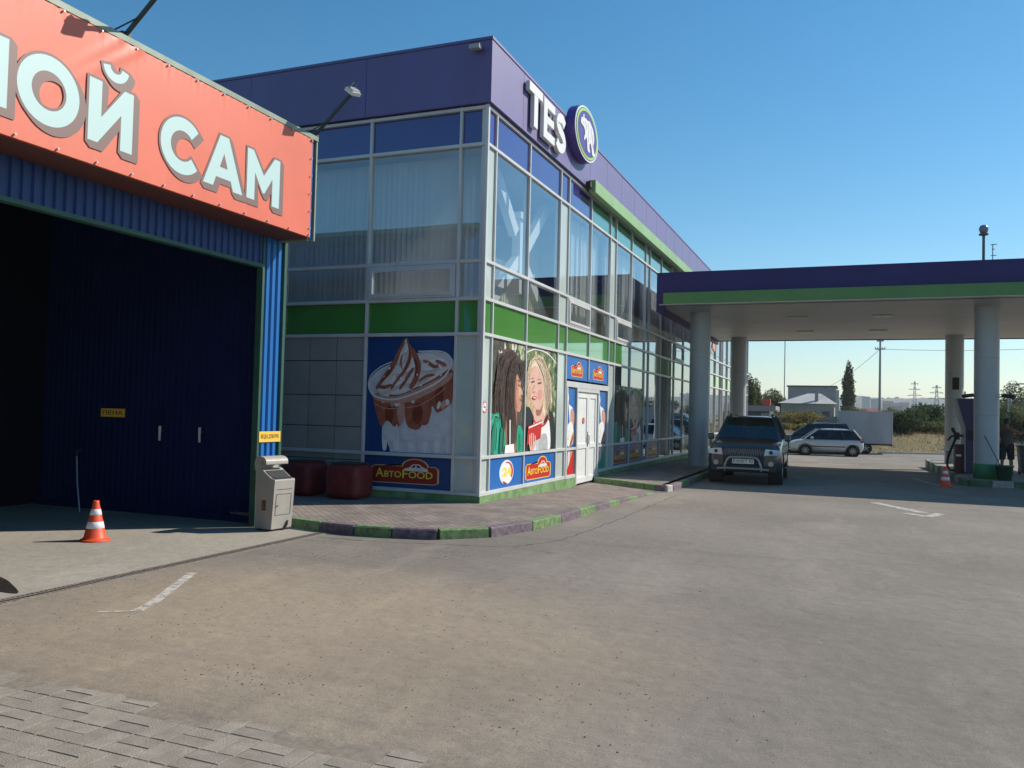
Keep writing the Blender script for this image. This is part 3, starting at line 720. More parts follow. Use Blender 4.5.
# cream: a spiral of folds up to the tip
P.shape(C_cream, [(.13,.54),(.20,.65),(.28,.73),(.33,.83),(.40,.92),(.46,.985),(.51,.91),(.60,.84),(.68,.86),(.78,.84),(.90,.80),(.95,.74),(.80,.65),(.60,.57),(.36,.50)])
C_shade = mat('print_cream_shade', (.56,.49,.49), .4, var=.1, scale=9)
folds = [(.30,.60,.17,.050,24),(.44,.66,.19,.055,26),(.62,.68,.20,.055,22),(.76,.76,.14,.045,15),(.40,.74,.12,.045,30),(.52,.76,.12,.045,30),(.42,.83,.09,.035,38),(.46,.90,.05,.028,50)]
for k,(u,v,ru,rv,ro) in enumerate(folds):
    P.ell(C_shade, u+.01, v-.025, ru, rv, rot=ro); P.ell(C_white if k%2 else C_cream, u, v, ru*.96, rv*.9, rot=ro); P.ell(C_cream, u-.02, v-.008, ru*.7, rv*.5, rot=ro)
def drip(pts, ww, mt=C_car1):
    L_ = []; Q_ = []; n_ = len(pts)
    for i,(u,v) in enumerate(pts):
        a_, b2 = pts[max(i-1,0)], pts[min(i+1,n_-1)]; d_ = Vector((b2[0]-a_[0], b2[1]-a_[1])).normalized(); w2 = ww*.62*(.35+.65*math.sin(math.pi*(i+.6)/n_))*rp_.uniform(.8,1.2)/2
        L_.append((u-d_.y*w2, v+d_.x*w2)); Q_.append((u+d_.y*w2, v-d_.x*w2))
    P.shape(mt, L_+Q_[::-1])
for pts, ww in (([(.43,.95),(.38,.87),(.34,.79),(.27,.70),(.19,.62),(.13,.55)],.075),([(.47,.97),(.50,.88),(.50,.80),(.44,.70),(.36,.62),(.30,.55)],.06),([(.51,.90),(.57,.82),(.60,.73),(.58,.64),(.52,.56)],.11),([(.54,.72),(.46,.62),(.40,.55)],.06),([(.66,.79),(.72,.77),(.78,.74),(.84,.75)],.055),([(.80,.79),(.86,.77),(.91,.75)],.045),([(.62,.62),(.70,.66),(.78,.67)],.05),([(.14,.57),(.22,.56),(.30,.58)],.05),([(.42,.84),(.40,.78),(.42,.72)],.03)): drip(pts, ww)
for pts, ww in (([(.56,.80),(.59,.73),(.57,.66)],.04),([(.30,.73),(.23,.65),(.18,.60)],.03),([(.50,.86),(.49,.79),(.45,.72)],.022)): drip(pts, ww, C_car2)
for i in range(16): P.ell(C_white, rp_.uniform(.2,.88), rp_.uniform(.58,.78), rp_.uniform(.008,.02), rp_.uniform(.004,.012), rot=30)
P.stroke(C_cup3, [(.035,.60),(.05,.54),(.12,.48),(.34,.455),(.62,.525),(.88,.64),(.98,.77)], .03)
P.stroke(C_cup3, [(.035,.60),(.07,.67),(.18,.74),(.30,.78)], .018); P.stroke(C_cup3, [(.60,.87),(.84,.87),(.95,.83),(.985,.76)], .02)
P.stroke(C_peach, [(.11,.42),(.22,.38),(.40,.38),(.66,.42),(.92,.56)], .014)
P.build('sundae_poster', store, 'large blue poster of a caramel ice cream sundae in a clear cup')
P = Poster((XC[2]+w, YF+.03, ZR[0]+.03), (1,0,0), (0,0,1), XC[1]-XC[2]-2*w, ZR[1]-ZR[0]-.06); P.base(C_blue)
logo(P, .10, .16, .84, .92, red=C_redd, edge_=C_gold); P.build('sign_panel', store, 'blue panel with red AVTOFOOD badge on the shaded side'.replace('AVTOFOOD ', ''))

def rposter(y0, y1, z0, z1): return Poster((XF-.006, y0+w, z0+.03), (0,1,0), (0,0,1), y1-y0-2*w, z1-z0-.06)
def strands(P, mats_, guides, n, spread, w0, w1, seed_, curl=.012):
    rs = random.Random(seed_)
    for i in range(n):
        gd = rs.choice(guides); o = rs.uniform(-1,1)*spread; ph = rs.uniform(0,6.3); am = rs.uniform(.2,1)*curl
        t0 = rs.uniform(0,.45); t1 = t0+rs.uniform(.3,.55); pts = []; cm = catmull([(a,b,0) for a,b in gd], 8, False); m0 = int(t0*(len(cm)-1)); m1 = min(len(cm)-1, int(t1*(len(cm)-1)))
        for k in range(m0, m1+1, 3): q = cm[k]; pts.append((q.x+o+am*math.sin(ph+k*.8), q.y+o*.25+am*.5*math.cos(ph+k)))
        if len(pts) > 2: P.stroke(rs.choice(mats_), pts, rs.uniform(w0,w1)); P.k -= .92
def leaves(P, mats_, n, box, seed_, sz=.03):
    rs = random.Random(seed_)
    for i in range(n): P.ell(rs.choice(mats_), rs.uniform(box[0],box[2]), rs.uniform(box[1],box[3]), sz*rs.uniform(.5,1.5), sz*rs.uniform(.3,1.1), rot=rs.uniform(0,180)); P.k -= .9
C_lf1 = mat('print_leaf_light', (.30,.36,.17), .5); C_lf2 = mat('print_leaf_deep', (.035,.06,.02), .5); C_lf3 = mat('print_leaf_pale', (.45,.50,.33), .5); C_hl = mat('print_hair_light', (.17,.10,.07), .5); C_hm = mat('print_hair_mid', (.075,.045,.035), .5); C_bl3 = mat('print_blond_deep', (.33,.20,.10), .5); C_bl4 = mat('print_blond_bright', (.86,.74,.58), .5)
C_skl = mat('print_skin_light', (.66,.36,.25), .5); C_skp = mat('print_skin_blush', (.62,.28,.22), .5); C_g2 = mat('print_green_fold', (.006,.17,.10), .5); C_g3 = mat('print_green_light', (.05,.42,.28), .5)
def dark_woman(P, dim=False):
    P.base(C_darkbg)
    P.shape(C_leaf, [(.45,1.0),(.5,.86),(.8,.84),(1,.86),(1,1)], False); P.shape(C_cream, [(.12,.86),(.38,.99),(.42,.93),(.30,.89)], False)
    leaves(P, [C_lf2,C_darkbg,C_lf1,C_hm], 70, (0,.4,1,1), 5, .045); leaves(P, [C_lf3,C_cream,C_lf1], 14, (.5,.88,1,1), 6, .03)
    P.shape(C_hair2, [(.10,.42),(.12,.30),(.10,.62),(.22,.80),(.40,.93),(.62,.93),(.84,.86),(.97,.74),(.98,.60),(.80,.50),(.62,.40),(.40,.30)])
    P.shape(C_hair, [(.16,.20),(.10,.45),(.18,.66),(.30,.82),(.48,.91),(.72,.88),(.90,.78),(.92,.66),(.74,.60),(.66,.45),(.62,.20),(.55,.06)])
    P.shape(C_skinsh, [(.46,.02),(.48,.35),(.66,.44),(.80,.42),(.78,.2),(.80,.02)])
    P.shape(C_skin, [(.66,.48),(.62,.60),(.70,.74),(.84,.74),(.90,.66),(.885,.615),(.96,.555),(.955,.535),(.905,.525),(.925,.495),(.905,.475),(.93,.455),(.915,.435),(.90,.39),(.84,.37),(.76,.40)])
    P.shape(C_skinsh, [(.68,.50),(.66,.60),(.71,.70),(.76,.64),(.75,.50),(.80,.41),(.72,.42)]); P.shape(C_skl, [(.82,.60),(.87,.61),(.90,.56),(.87,.52),(.83,.53)]); P.shape(C_skl, [(.84,.70),(.89,.66),(.87,.64),(.82,.66)])
    P.stroke(C_lip, [(.86,.488),(.925,.482)], .03); P.stroke(C_hair, [(.80,.625),(.88,.605)], .02); P.stroke(C_hair, [(.78,.665),(.90,.65)], .02)
    P.shape(C_hair, [(.56,.86),(.92,.80),(.94,.70),(.86,.66),(.76,.72),(.70,.60),(.66,.44),(.58,.42)])
    P.shape(C_hair2, [(.52,.5),(.66,.44),(.76,.30),(.78,.12),(.66,.02),(.52,.02)])
    P.shape(C_green, [(-.05,-.02),(-.04,.30),(.14,.36),(.30,.34),(.42,.20),(.44,-.02)]); P.shape(C_green, [(.82,-.02),(.80,.22),(.92,.24),(1.02,.14),(1.02,-.02)])
    strands(P, [C_hm,C_hair2,C_hl,C_hair,C_hair], [[(.62,.92),(.30,.84),(.16,.62),(.14,.40),(.20,.16)],[(.64,.90),(.40,.80),(.30,.60),(.32,.36),(.40,.06)],[(.70,.88),(.56,.76),(.50,.55),(.54,.30),(.60,.02)],[(.72,.86),(.62,.70),(.62,.45),(.70,.25),(.72,.02)],[(.86,.84),(.92,.76),(.90,.68)]], 520, .07, .003, .010, 3, .020)
    P.shape(C_g2, [(.02,.02),(.04,.20),(.12,.26),(.10,.02)]); P.shape(C_g2, [(.26,.02),(.28,.22),(.36,.2),(.34,.02)]); P.stroke(C_g3, [(.0,.28),(.10,.34),(.22,.33)], .03); P.stroke(C_g3, [(.18,.05),(.20,.24)], .03); P.stroke(C_g2, [(.88,.02),(.88,.18)], .03)
    P.stroke(C_hair, [(.30,.36),(.36,.2),(.34,.02)], .05); P.stroke(C_hair2, [(.20,.9),(.14,.7),(.08,.5)], .03)
    P.stroke(C_white, [(.56,.06),(.545,.30)], .05); P.shape(C_white, [(.40,-.01),(.42,.075),(.68,.085),(.70,-.01)], False)
P = rposter(YC[1], YC[2], ZR[1], ZR[2]); dark_woman(P); P.build('portrait_poster', store, 'poster of a woman with long dark curls in a green top')
def blond_woman(P):
    P.base(C_leaf); leaves(P, [C_lf1,C_lf2,C_lf3,C_leaf], 130, (.3,.1,1,1), 9, .04); P.shape(C_darkbg, [(0,0),(0,.5),(.2,.6),(.2,0)], False); P.stroke(C_cream, [(0,.93),(.3,.985),(.7,.965),(1,.88)], .03)
    P.shape(C_blond, [(.06,.42),(.08,.62),(.14,.82),(.34,.93),(.56,.90),(.70,.78),(.76,.56),(.74,.36),(.80,.24),(.50,.26)])
    P.shape(C_black, [(-.02,-.02),(-.02,.36),(.14,.42),(.34,.30),(.60,.30),(.80,.40),(.95,.30),(1.0,-.02)])
    P.shape(C_skin2, [(.30,.40),(.30,.30),(.48,.22),(.62,.30),(.60,.46)])
    P.shape(C_skin2, [(.12,.60),(.16,.74),(.30,.82),(.48,.80),(.58,.66),(.56,.52),(.44,.43),(.32,.42),(.20,.48)])
    P.shape(C_blond2, [(.30,.90),(.52,.88),(.66,.74),(.70,.52),(.66,.34),(.56,.40),(.58,.58),(.50,.74),(.34,.82),(.14,.80)])
    P.shape(C_skp, [(.40,.58),(.50,.60),(.52,.53),(.44,.49),(.38,.52)]); P.shape(C_skl, [(.13,.60),(.17,.62),(.19,.54),(.16,.52)]); P.shape(C_skinsh, [(.34,.40),(.46,.40),(.56,.46),(.50,.36),(.38,.34)])
    strands(P, [C_blond,C_bl3,C_bl4,C_blond2,C_bl4], [[(.30,.92),(.12,.82),(.06,.66),(.08,.46)],[(.32,.92),(.56,.86),(.68,.66),(.66,.44),(.76,.26)],[(.36,.90),(.60,.80),(.72,.58),(.70,.40),(.64,.26)],[(.30,.90),(.44,.84),(.60,.72),(.62,.54),(.60,.38)],[(.5,.88),(.74,.74),(.80,.5),(.78,.34)]], 420, .035, .003, .009, 4, .028)
    P.ell(mat('print_lip_soft', (.46,.09,.08), .5), .275, .513, .062, .017); P.ell(C_cream, .275, .514, .044, .006)
    P.stroke(C_hair, [(.18,.665),(.26,.67)], .022); P.stroke(C_hair, [(.38,.66),(.48,.665)], .022); P.stroke(C_skinsh, [(.26,.64),(.22,.575),(.29,.57)], .012)
    P.stroke(C_blond, [(.16,.70),(.27,.71)], .012); P.stroke(C_blond, [(.37,.705),(.50,.70)], .012)
    P.shape(C_white, [(.26,-.02),(.26,.28),(.42,.24),(.62,.27),(.76,.28),(.78,-.02)]); P.stroke(C_red, [(.25,.30),(.42,.235),(.62,.26),(.74,.33)], .05)
    P.shape(C_cup2, [(.34,-.02),(.36,.20),(.42,.18),(.40,-.02)]); P.shape(C_grey, [(.44,-.02),(.46,.14),(.68,.15),(.70,-.02)]); P.stroke(C_red, [(.20,-.02),(.24,.16)], .08)
    P.shape(C_red, [(.06,.06),(.09,.24),(.52,.30),(.48,.12)], False); P.stroke(C_white, [(.11,.225),(.52,.28)], .03)
    for a,b in ((.14,.16),(.19,.175),(.245,.17),(.30,.15)): P.stroke(C_skin2, [(.20,-.02),(a+.01,.07),(a,b)], .06)
P = rposter(YC[2], YC[3], ZR[1], ZR[2]); blond_woman(P); P.build('portrait_poster', store, 'poster of a laughing blond woman holding a red carton')
P = rposter(21.53, 23.25, ZR[1], 2.5); dark_woman(P); P.build('portrait_poster', store, 'shaded poster of a dark haired woman beyond the door')
P = rposter(23.25, 25.0, ZR[1], 2.5); blond_woman(P); P.build('portrait_poster', store, 'shaded poster of a blond woman beyond the door')
# lower sign panels
P = rposter(YC[1], YC[2], ZR[0], ZR[1]); P.base(C_blue2)
P.ell(C_white, .52, .5, .21, .40); P.ell(C_red, .54, .5, .175, .34, -40, 110); P.ell(C_white, .52, .5, .145, .30); P.ell(C_redd, .5, .30, .10, .20, 200, 300); P.ell(C_white, .5, .40, .12, .20)
P.text(C_yel, '24', .40, .36, .66, .66, .05); P.build('sign_panel', store, 'bright blue panel with a round white 24 badge')
P = rposter(YC[2], YC[3], ZR[0], ZR[1]); P.base(C_blue2); logo(P, .10, .12, .86, .88); P.build('sign_panel', store, 'bright blue panel with a red badge and yellow lettering')
for a, b_ in ((21.53,23.25),(23.25,25.0),(25.58,27.3)):
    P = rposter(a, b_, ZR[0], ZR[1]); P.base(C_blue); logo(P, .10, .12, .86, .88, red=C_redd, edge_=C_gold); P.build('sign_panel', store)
for a, b_ in ((17.48,19.2),(19.2,20.95)):
    P = rposter(a, b_, 2.42, ZR[2]); P.base(C_blue2); logo(P, .26, .16, .76, .80); P.build('sign_panel', store, None)
def cone_poster(P, second=False):
    P.base(C_blue2); k = C_red if not second else C_green
    P.shape(C_white, [(.10,1.0),(.28,.90),(.30,.82),(.72,.78),(.88,.70),(.84,.62),(.60,.56),(.44,.62),(.34,.72)])
    P.shape(C_peach, [(.54,.76),(.90,.74),(1.0,.66),(.86,.56),(.52,.60)])
    P.shape(C_white, [(.02,.50),(.20,.58),(.60,.62),(.86,.56),(.94,.44),(.80,.36),(.30,.34),(.06,.42)]); P.stroke(C_grey, [(.06,.46),(.34,.42),(.40,.52)], .025)
    P.shape(C_bun, [(.50,.36),(.70,.46),(.94,.50),(.92,.42),(.66,.34)]); P.stroke(C_redd, [(.42,.32),(.64,.38),(.90,.45)], .05)
    P.shape(C_peach, [(.20,.16),(.28,.28),(.52,.32),(.80,.30),(.92,.16),(.70,.04),(.30,.02)]); P.shape(C_cream, [(.3,.3),(.5,.33),(.48,.18),(.34,.12)])
    P.shape(k, [(-.05,-.02),(-.02,.03),(.40,.12),(.80,.26),(1.02,.28),(1.02,-.02)])
P = Poster((XF-.006,17.62,.27),(0,1,0),(0,0,1),.60,1.98); cone_poster(P); P.build('slim_poster', store, 'slim food poster left of the door with a red foot')
P = Poster((XF-.006,20.12,.27),(0,1,0),(0,0,1),.70,1.98); cone_poster(P, True); P.build('slim_poster', store, 'slim food poster right of the door with a green foot')
m = MB(); m.box(XF-.09,XF+.037,17.6,d0-.05,.86,.92); m.box(XF-.09,XF+.037,d1+.07,20.86,.86,.92); m.box(XF-.09,XF+.037,17.6,d0-.05,.235,.27); m.box(XF-.09,XF+.037,d1+.07,20.86,.235,.27); m.build('poster_rail', M_alu, store)
# small round no-smoking sticker at the corner
P = Poster((XF-.006,13.06,1.66),(0,1,0),(0,0,1),.20,.20); P.k = 1
P.ell(C_red,.5,.5,.5,.5); P.ell(C_white,.5,.5,.40,.40); P.stroke(C_black,[(.22,.5),(.78,.5)],.02); P.stroke(C_red,[(.2,.8),(.8,.2)],.012); P.build('no_smoking_sticker', store)
# red lettering high on the far panes
P = Poster((XF-.006, 38.2, 4.3), (0,1,0),(0,0,1), 3.6, 1.9); P.k = 1
P.stroke(C_redd, [(.05,.1),(.2,.6),(.35,.3),(.5,.9),(.6,.5),(.8,.85),(.95,.3)], .12); P.shape(C_peach, [(.1,.3),(.3,.6),(.5,.5),(.4,.2)]); P.build('window_decal', store)

# --- TES lettering and the oval emblem
M_letter = mat('white_acrylic', (.74,.73,.70), .4); M_lside = mat('grey_letter_side', (.30,.28,.30), .5)
XS = XF+.10
# T and E from bars, S from a bent stroke; 13 cm deep
def bar_letter(rects):
    mb = MB()
    for (y0,y1,z0,z1) in rects: mb.box(XS+.02, XS+.11, y0, y1, z0, z1)
    return mb
m = bar_letter([(14.40,15.12,7.74,7.92),(14.66,14.87,7.12,7.739)]); m.build('sign_letter', M_letter, store, bevel=.012)
m = bar_letter([(15.20,15.41,7.10,7.90),(15.411,15.86,7.73,7.90),(15.411,15.80,7.42,7.58),(15.411,15.86,7.10,7.27)]); m.build('sign_letter', M_letter, store, bevel=.012)
sp = catmull([(16.47,7.72,0),(16.32,7.81,0),(16.12,7.77,0),(16.05,7.65,0),(16.18,7.55,0),(16.38,7.47,0),(16.47,7.34,0),(16.36,7.21,0),(16.16,7.18,0),(16.0,7.27,0)],6,False)
L = []; Rr = []
for i, p in enumerate(sp):
    d = (sp[min(i+1,len(sp)-1)]-sp[max(i-1,0)]).normalized(); q = Vector((-d.y,d.x,0))*.095; L.append(p+q); Rr.append(p-q)
m = MB(); nn = len(sp); vs = [(XS+x,p.x,p.y) for x in (.02,.11) for arr in (L,Rr) for p in arr]
fs = []
for i in range(nn-1):
    fs += [(2*nn+i,3*nn+i,3*nn+i+1,2*nn+i+1),(i,i+1,nn+i+1,nn+i),(i,2*nn+i,2*nn+i+1,i+1),(nn+i,nn+i+1,3*nn+i+1,3*nn+i)]
fs += [(0,nn,3*nn,2*nn),(nn-1,3*nn-1,4*nn-1,2*nn-1)]
m.add(vs, fs); m.build('sign_letter', M_letter, store)
em = MB(); cy, cz, ry, rz = 17.72, 7.93, .88, .60
def oval(ry, rz, x0, x1, mi, n=56, hole=None):
    a = [(x0, cy+ry*math.cos(2*math.pi*i/n), cz+rz*math.sin(2*math.pi*i/n)) for i in range(n)]
    b_ = [(x1, p[1], p[2]) for p in a]
    em.add(a+b_, [(i,(i+1)%n,n+(i+1)%n,n+i) for i in range(n)], mi, True); em.add(b_, [tuple(range(n))], mi)
oval(ry, rz, XS, XS+.20, 0); oval(ry*.985, rz*.985, XS+.20, XS+.212, 1); oval(ry*.93, rz*.93, XS+.20, XS+.216, 0); oval(ry*.90, rz*.90, XS+.20, XS+.222, 2); oval(ry*.81, rz*.81, XS+.20, XS+.226, 0)
emb = em.build('oval_emblem', [mat('emblem_purple', (.085,.05,.26), .4), M_letter, mat('emblem_lime', (.34,.62,.08), .4)], store)
bull = [(-.62,.30),(-.60,.40),(-.50,.47),(-.46,.44),(-.44,.60),(-.36,.66),(-.34,.52),(-.22,.56),(-.06,.54),(.10,.60),(.28,.52),(.44,.40),(.54,.18),(.56,-.08),(.50,-.28),(.56,-.52),(.66,-.62),(.62,-.72),(.42,-.72),(.34,-.46),(.22,-.30),(.14,-.42),(.16,-.60),(.22,-.70),(.10,-.76),(-.02,-.70),(-.06,-.44),(-.14,-.22),(-.24,-.36),(-.34,-.42),(-.32,-.28),(-.26,-.10),(-.30,.04),(-.40,.12),(-.54,.14),(-.64,.20)]
m = MB(); bp2_ = [(p.x,p.y) for p in catmull([(a,b_,0) for a,b_ in bull],3)]
m.prism([(XS+.2265, cy+(a-.01)*ry*.96, cz+(b_+.02)*rz*.86) for a,b_ in bp2_], (.012,0,0))
for pts in ([(-.30,.40),(-.18,.28),(-.16,.10)],[(-.02,.44),(.06,.20),(.00,-.10),(.06,-.34)],[(.26,.40),(.30,.12),(.22,-.14)],[(-.46,.30),(-.40,.26)],[(.42,.16),(.42,-.16),(.46,-.40)]):
    q_ = [Vector((XS+.2392, cy+(a-.01)*ry*.96, cz+(b_+.02)*rz*.86)) for a,b_ in pts]
    for a_,b2 in zip(q_,q_[1:]): m.bar(a_,b2,.004,.009,1)
m.build('animal_figure', [M_letter, mat('emblem_purple', (1,1,1))], emb)

# fascia floodlight at the roof corner
fl = thing('roof_lamp', 'small grey lamp fixed under the corner of the dark purple roof band', 'lamp', (-5.98, YF-.1, 7.9))
m = MB(); m.box(-6.02,-5.95,12.83,12.868,7.90,7.98); m.cyl((-5.985,12.83,7.93),(-5.985,12.77,7.91),.012,n=8); m.build('bracket', mat('lamp_grey',(.35,.35,.34),.5), fl)
m = MB(); m.box(-6.10,-5.90,12.68,12.79,7.86,7.94); m.build('lamp_head', mat('lamp_grey',(.35,.35,.34),.5), fl, bevel=.01)

# ================================================================== WASH BAY
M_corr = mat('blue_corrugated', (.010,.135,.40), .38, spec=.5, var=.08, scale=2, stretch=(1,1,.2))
M_corrd = mat('shaded_blue_corrugated', (.0022,.010,.060), .85, spec=.15, var=.1, scale=2)  # blue darkened so the colour carries the shade inside the bay
M_trim = mat('green_trim', (.022,.085,.058), .5, var=.12, scale=4)
bay = thing('wash_bay', 'dark blue corrugated car wash bay behind a long orange banner', 'car wash', (-7.7, 9.97, 0))
def corr(mb, o, d, nrm, L, z0, z1, pitch=.115, dep=.022, mi=0):
    o = Vector(o); d = Vector(d); nrm = Vector(nrm); vs = []; x = 0; prof = []
    while x < L-1e-6:
        for a, h in ((0,0),(.30,0),(.42,1),(.88,1)):
            if x+a*pitch < L: prof.append((x+a*pitch, h))
        x += pitch
    prof.append((L, 0))
    for x, h in prof:
        p = o+d*x+nrm*h*dep; vs += [(p.x,p.y,z0),(p.x,p.y,z1)]
    mb.add(vs, [(2*i,2*i+2,2*i+3,2*i+1) for i in range(len(prof)-1)], mi)
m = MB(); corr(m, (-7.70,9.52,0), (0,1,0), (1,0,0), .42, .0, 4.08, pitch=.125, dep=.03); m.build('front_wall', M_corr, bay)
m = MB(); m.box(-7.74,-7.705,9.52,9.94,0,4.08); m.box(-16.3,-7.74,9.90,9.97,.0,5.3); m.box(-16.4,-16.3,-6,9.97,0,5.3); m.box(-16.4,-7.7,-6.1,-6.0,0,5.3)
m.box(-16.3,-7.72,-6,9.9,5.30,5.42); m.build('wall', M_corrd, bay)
m = MB(); m.box(-12.45,-12.35,-6,9.88,0,5.3); m.build('back_wall', mat('back_wall_shade', (.004,.006,.014), .9, spec=.1), bay)  # near-black colour stands in for the shade deep in the bay
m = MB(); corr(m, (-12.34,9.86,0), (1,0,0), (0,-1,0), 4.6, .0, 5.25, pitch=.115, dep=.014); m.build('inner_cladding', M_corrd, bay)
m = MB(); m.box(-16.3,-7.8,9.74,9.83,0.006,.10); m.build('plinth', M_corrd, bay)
m = MB(); corr(m, (-7.70,-4,0), (0,1,0), (1,0,0), 13.5, 3.68, 4.09, pitch=.125, dep=.025); m.box(-7.75,-7.71,-6,9.5,3.68,5.3); m.build('header', mat('header_blue_shaded', (.012,.045,.17), .55, var=.1, scale=2), bay)  # overhang's shade put into the header as a deeper blue
m = MB()
m.box(-7.76,-7.66,9.47,9.515,0,4.08); m.box(-7.74,-7.655,9.945,10.0,0,4.1); m.box(-7.77,-7.66,-6,9.47,3.63,3.68)
m.build('corner_trim', M_trim, bay)
m = MB(); m.box(-7.69,-7.20,-6,9.86,4.09,4.12); m.box(-7.20,-7.185,-6,9.85,4.12,5.50); 
m.build('fascia_box', mat('banner_back', (.10,.03,.02), .7), bay)
m = MB(); corr(m, (-7.215,9.855,0),(0,1,0),(1,0,0),.08,4.10,5.56,pitch=.08,dep=.02); m.box(-7.7,-7.22,9.86,9.93,4.12,5.5); m.build('fascia_end', M_corr, bay)
m = MB(); m.box(-7.24,-7.16,9.936,9.965,4.07,5.56); m.box(-7.30,-7.15,-6,9.965,5.515,5.58); m.box(-7.70,-7.22,9.87,9.965,4.07,4.10); m.build('edge_trim', mat('pale_green_trim', (.22,.27,.20), .45, var=.15, scale=5), bay)
m = MB(); m.box(-16.5,-7.30,-6.2,10.1,5.56,5.66); m.build('roof', M_trim, bay)

# banner (its own thing: vinyl stretched over the fascia)
ban = thing('banner', 'orange vinyl banner lettered МОЙ САМ stretched over the wash bay fascia', 'banner', (-7.18, 9.8, 4.1))
M_or = mat('orange_vinyl', (.66,.145,.080), .42, var=.05, scale=1.2, spec=.5)
nY, nZ = 240, 24; Y0, Y1, Z0, Z1 = 1.5, 9.84, 4.105, 5.512; vs = []
rb = random.Random(3); grom = [Y0+.2+i*.45 for i in range(19)]
for i in range(nY+1):
    for k in range(nZ+1):
        y = Y0+(Y1-Y0)*i/nY; t = k/nZ; z = Z0+(Z1-Z0)*t
        x = -7.1585+.004*math.sin(y*1.7+t*2)*math.sin(t*3.14)
        for gy in grom:                      # puckers from the fixings along the top and bottom
            dd = abs(y-gy); x += .010*math.exp(-dd/.09)*math.exp(-(1-t)/.09)*math.cos(dd*60); x += .006*math.exp(-dd/.1)*math.exp(-t/.08)*math.cos(dd*50)
        x += .012*math.exp(-((y-6.7+.9*(1-t)*2)/.05)**2)*math.exp(-(1-t)/.35)+.010*math.exp(-((y-6.45+1.6*(1-t))/.04)**2)*math.exp(-(1-t)/.3)
        vs.append((x, y, z))
m = MB(); m.add(vs, [(i*(nZ+1)+k,(i+1)*(nZ+1)+k,(i+1)*(nZ+1)+k+1,i*(nZ+1)+k+1) for i in range(nY) for k in range(nZ)], 0, True)
m.add([(-7.16,Y0,Z0),(-7.16,Y1,Z0),(-7.5,Y1,Z0-.004),(-7.5,Y0,Z0-.004)], [(0,3,2,1)])
m.build('sheet', M_or, ban)
m = MB()
for gy in grom:
    for z in (Z0+.03, Z1-.02): m.cyl((-7.15,gy,z),(-7.132,gy,z),.010,n=8)
for k in range(6): m.cyl((-7.15,Y1-.03,Z0+.12+k*.25),(-7.132,Y1-.03,Z0+.12+k*.25),.010,n=8)
m.build('eyelets', mat('eyelet', (.6,.6,.6), .3, metal=.8), ban)
# lettering drawn as strokes: outline, drop shadow and pale face
M_lface = mat('banner_pale_cyan', (.44,.60,.585), .45); M_lsh = mat('banner_taupe', (.19,.115,.10), .45)
def arc(cx, cy_, rx, rz_, a0, a1, n=22): return [(cx+rx*math.cos(R(a0+(a1-a0)*i/n)), cy_+rz_*math.sin(R(a0+(a1-a0)*i/n))) for i in range(n+1)]
def ring_poly(pts, w_, closed):
    n = len(pts); A = []; B = []
    for i in range(n):
        a = Vector((*pts[(i-1) % n if closed else max(i-1,0)],0)); c = Vector((*pts[(i+1) % n if closed else min(i+1,n-1)],0)); d = (c-a).normalized(); q = Vector((-d.y,d.x,0))*w_/2; p = Vector((*pts[i],0))
        A.append(p+q); B.append(p-q)
    return A, B
def glyph(mb, shapes, x, dy=0, dz=0, grow=0, mi=0):
    k = 0
    for kind, *a in shapes:
        xx = x+k*.00005; k += 1
        if kind == 'ring':
            pts, w_ = a; A, B = ring_poly(pts[:-1], w_+grow*2, True); n = len(A)
            mb.add([(xx,p.x+dy,p.y+dz) for p in A+B], [(i,(i+1)%n,n+(i+1)%n,n+i) for i in range(n)], mi)
        elif kind == 'arc':
            pts, w_ = a
            if grow:
                e0 = (Vector(pts[0])-Vector(pts[1])).normalized()*grow; e1 = (Vector(pts[-1])-Vector(pts[-2])).normalized()*grow
                pts = [tuple(Vector(pts[0])+e0)]+list(pts)+[tuple(Vector(pts[-1])+e1)]
            A, B = ring_poly(pts, w_+grow*2, False); n = len(A)
            mb.add([(xx,p.x+dy,p.y+dz) for p in A+B], [(i,i+1,n+i+1,n+i) for i in range(n-1)], mi)
        elif kind == 'poly':
            pts = a[0]
            if grow:
                V_ = [Vector(p) for p in pts]; out = []; n = len(V_); ar = sum(V_[i].x*V_[(i+1)%n].y-V_[(i+1)%n].x*V_[i].y for i in range(n)); sg = 1 if ar > 0 else -1
                for i in range(n):
                    d1 = (V_[i]-V_[i-1]).normalized(); d2 = (V_[(i+1)%n]-V_[i]).normalized(); n1 = Vector((d1.y,-d1.x))*sg; n2 = Vector((d2.y,-d2.x))*sg
                    bs = (n1+n2); bs = bs/max(bs.length_squared/2, .5); out.append(tuple(V_[i]+bs*grow))
                pts = out
            mb.poly([(xx,p[0]+dy,p[1]+dz) for p in pts], mi)
zb, zt = 4.34, 4.98
def M_shape(a, b_): s = .15; mid = (a+b_)/2; return [('poly', [(a,zb),(a,zt),(a+s*.75,zt),(mid,zb+.36),(b_-s*.75,zt),(b_,zt),(b_,zb),(b_-s,zb),(b_-s,zt-.28),(mid+.02,zb+.13),(mid-.02,zb+.13),(a+s,zt-.28),(a+s,zb)])]
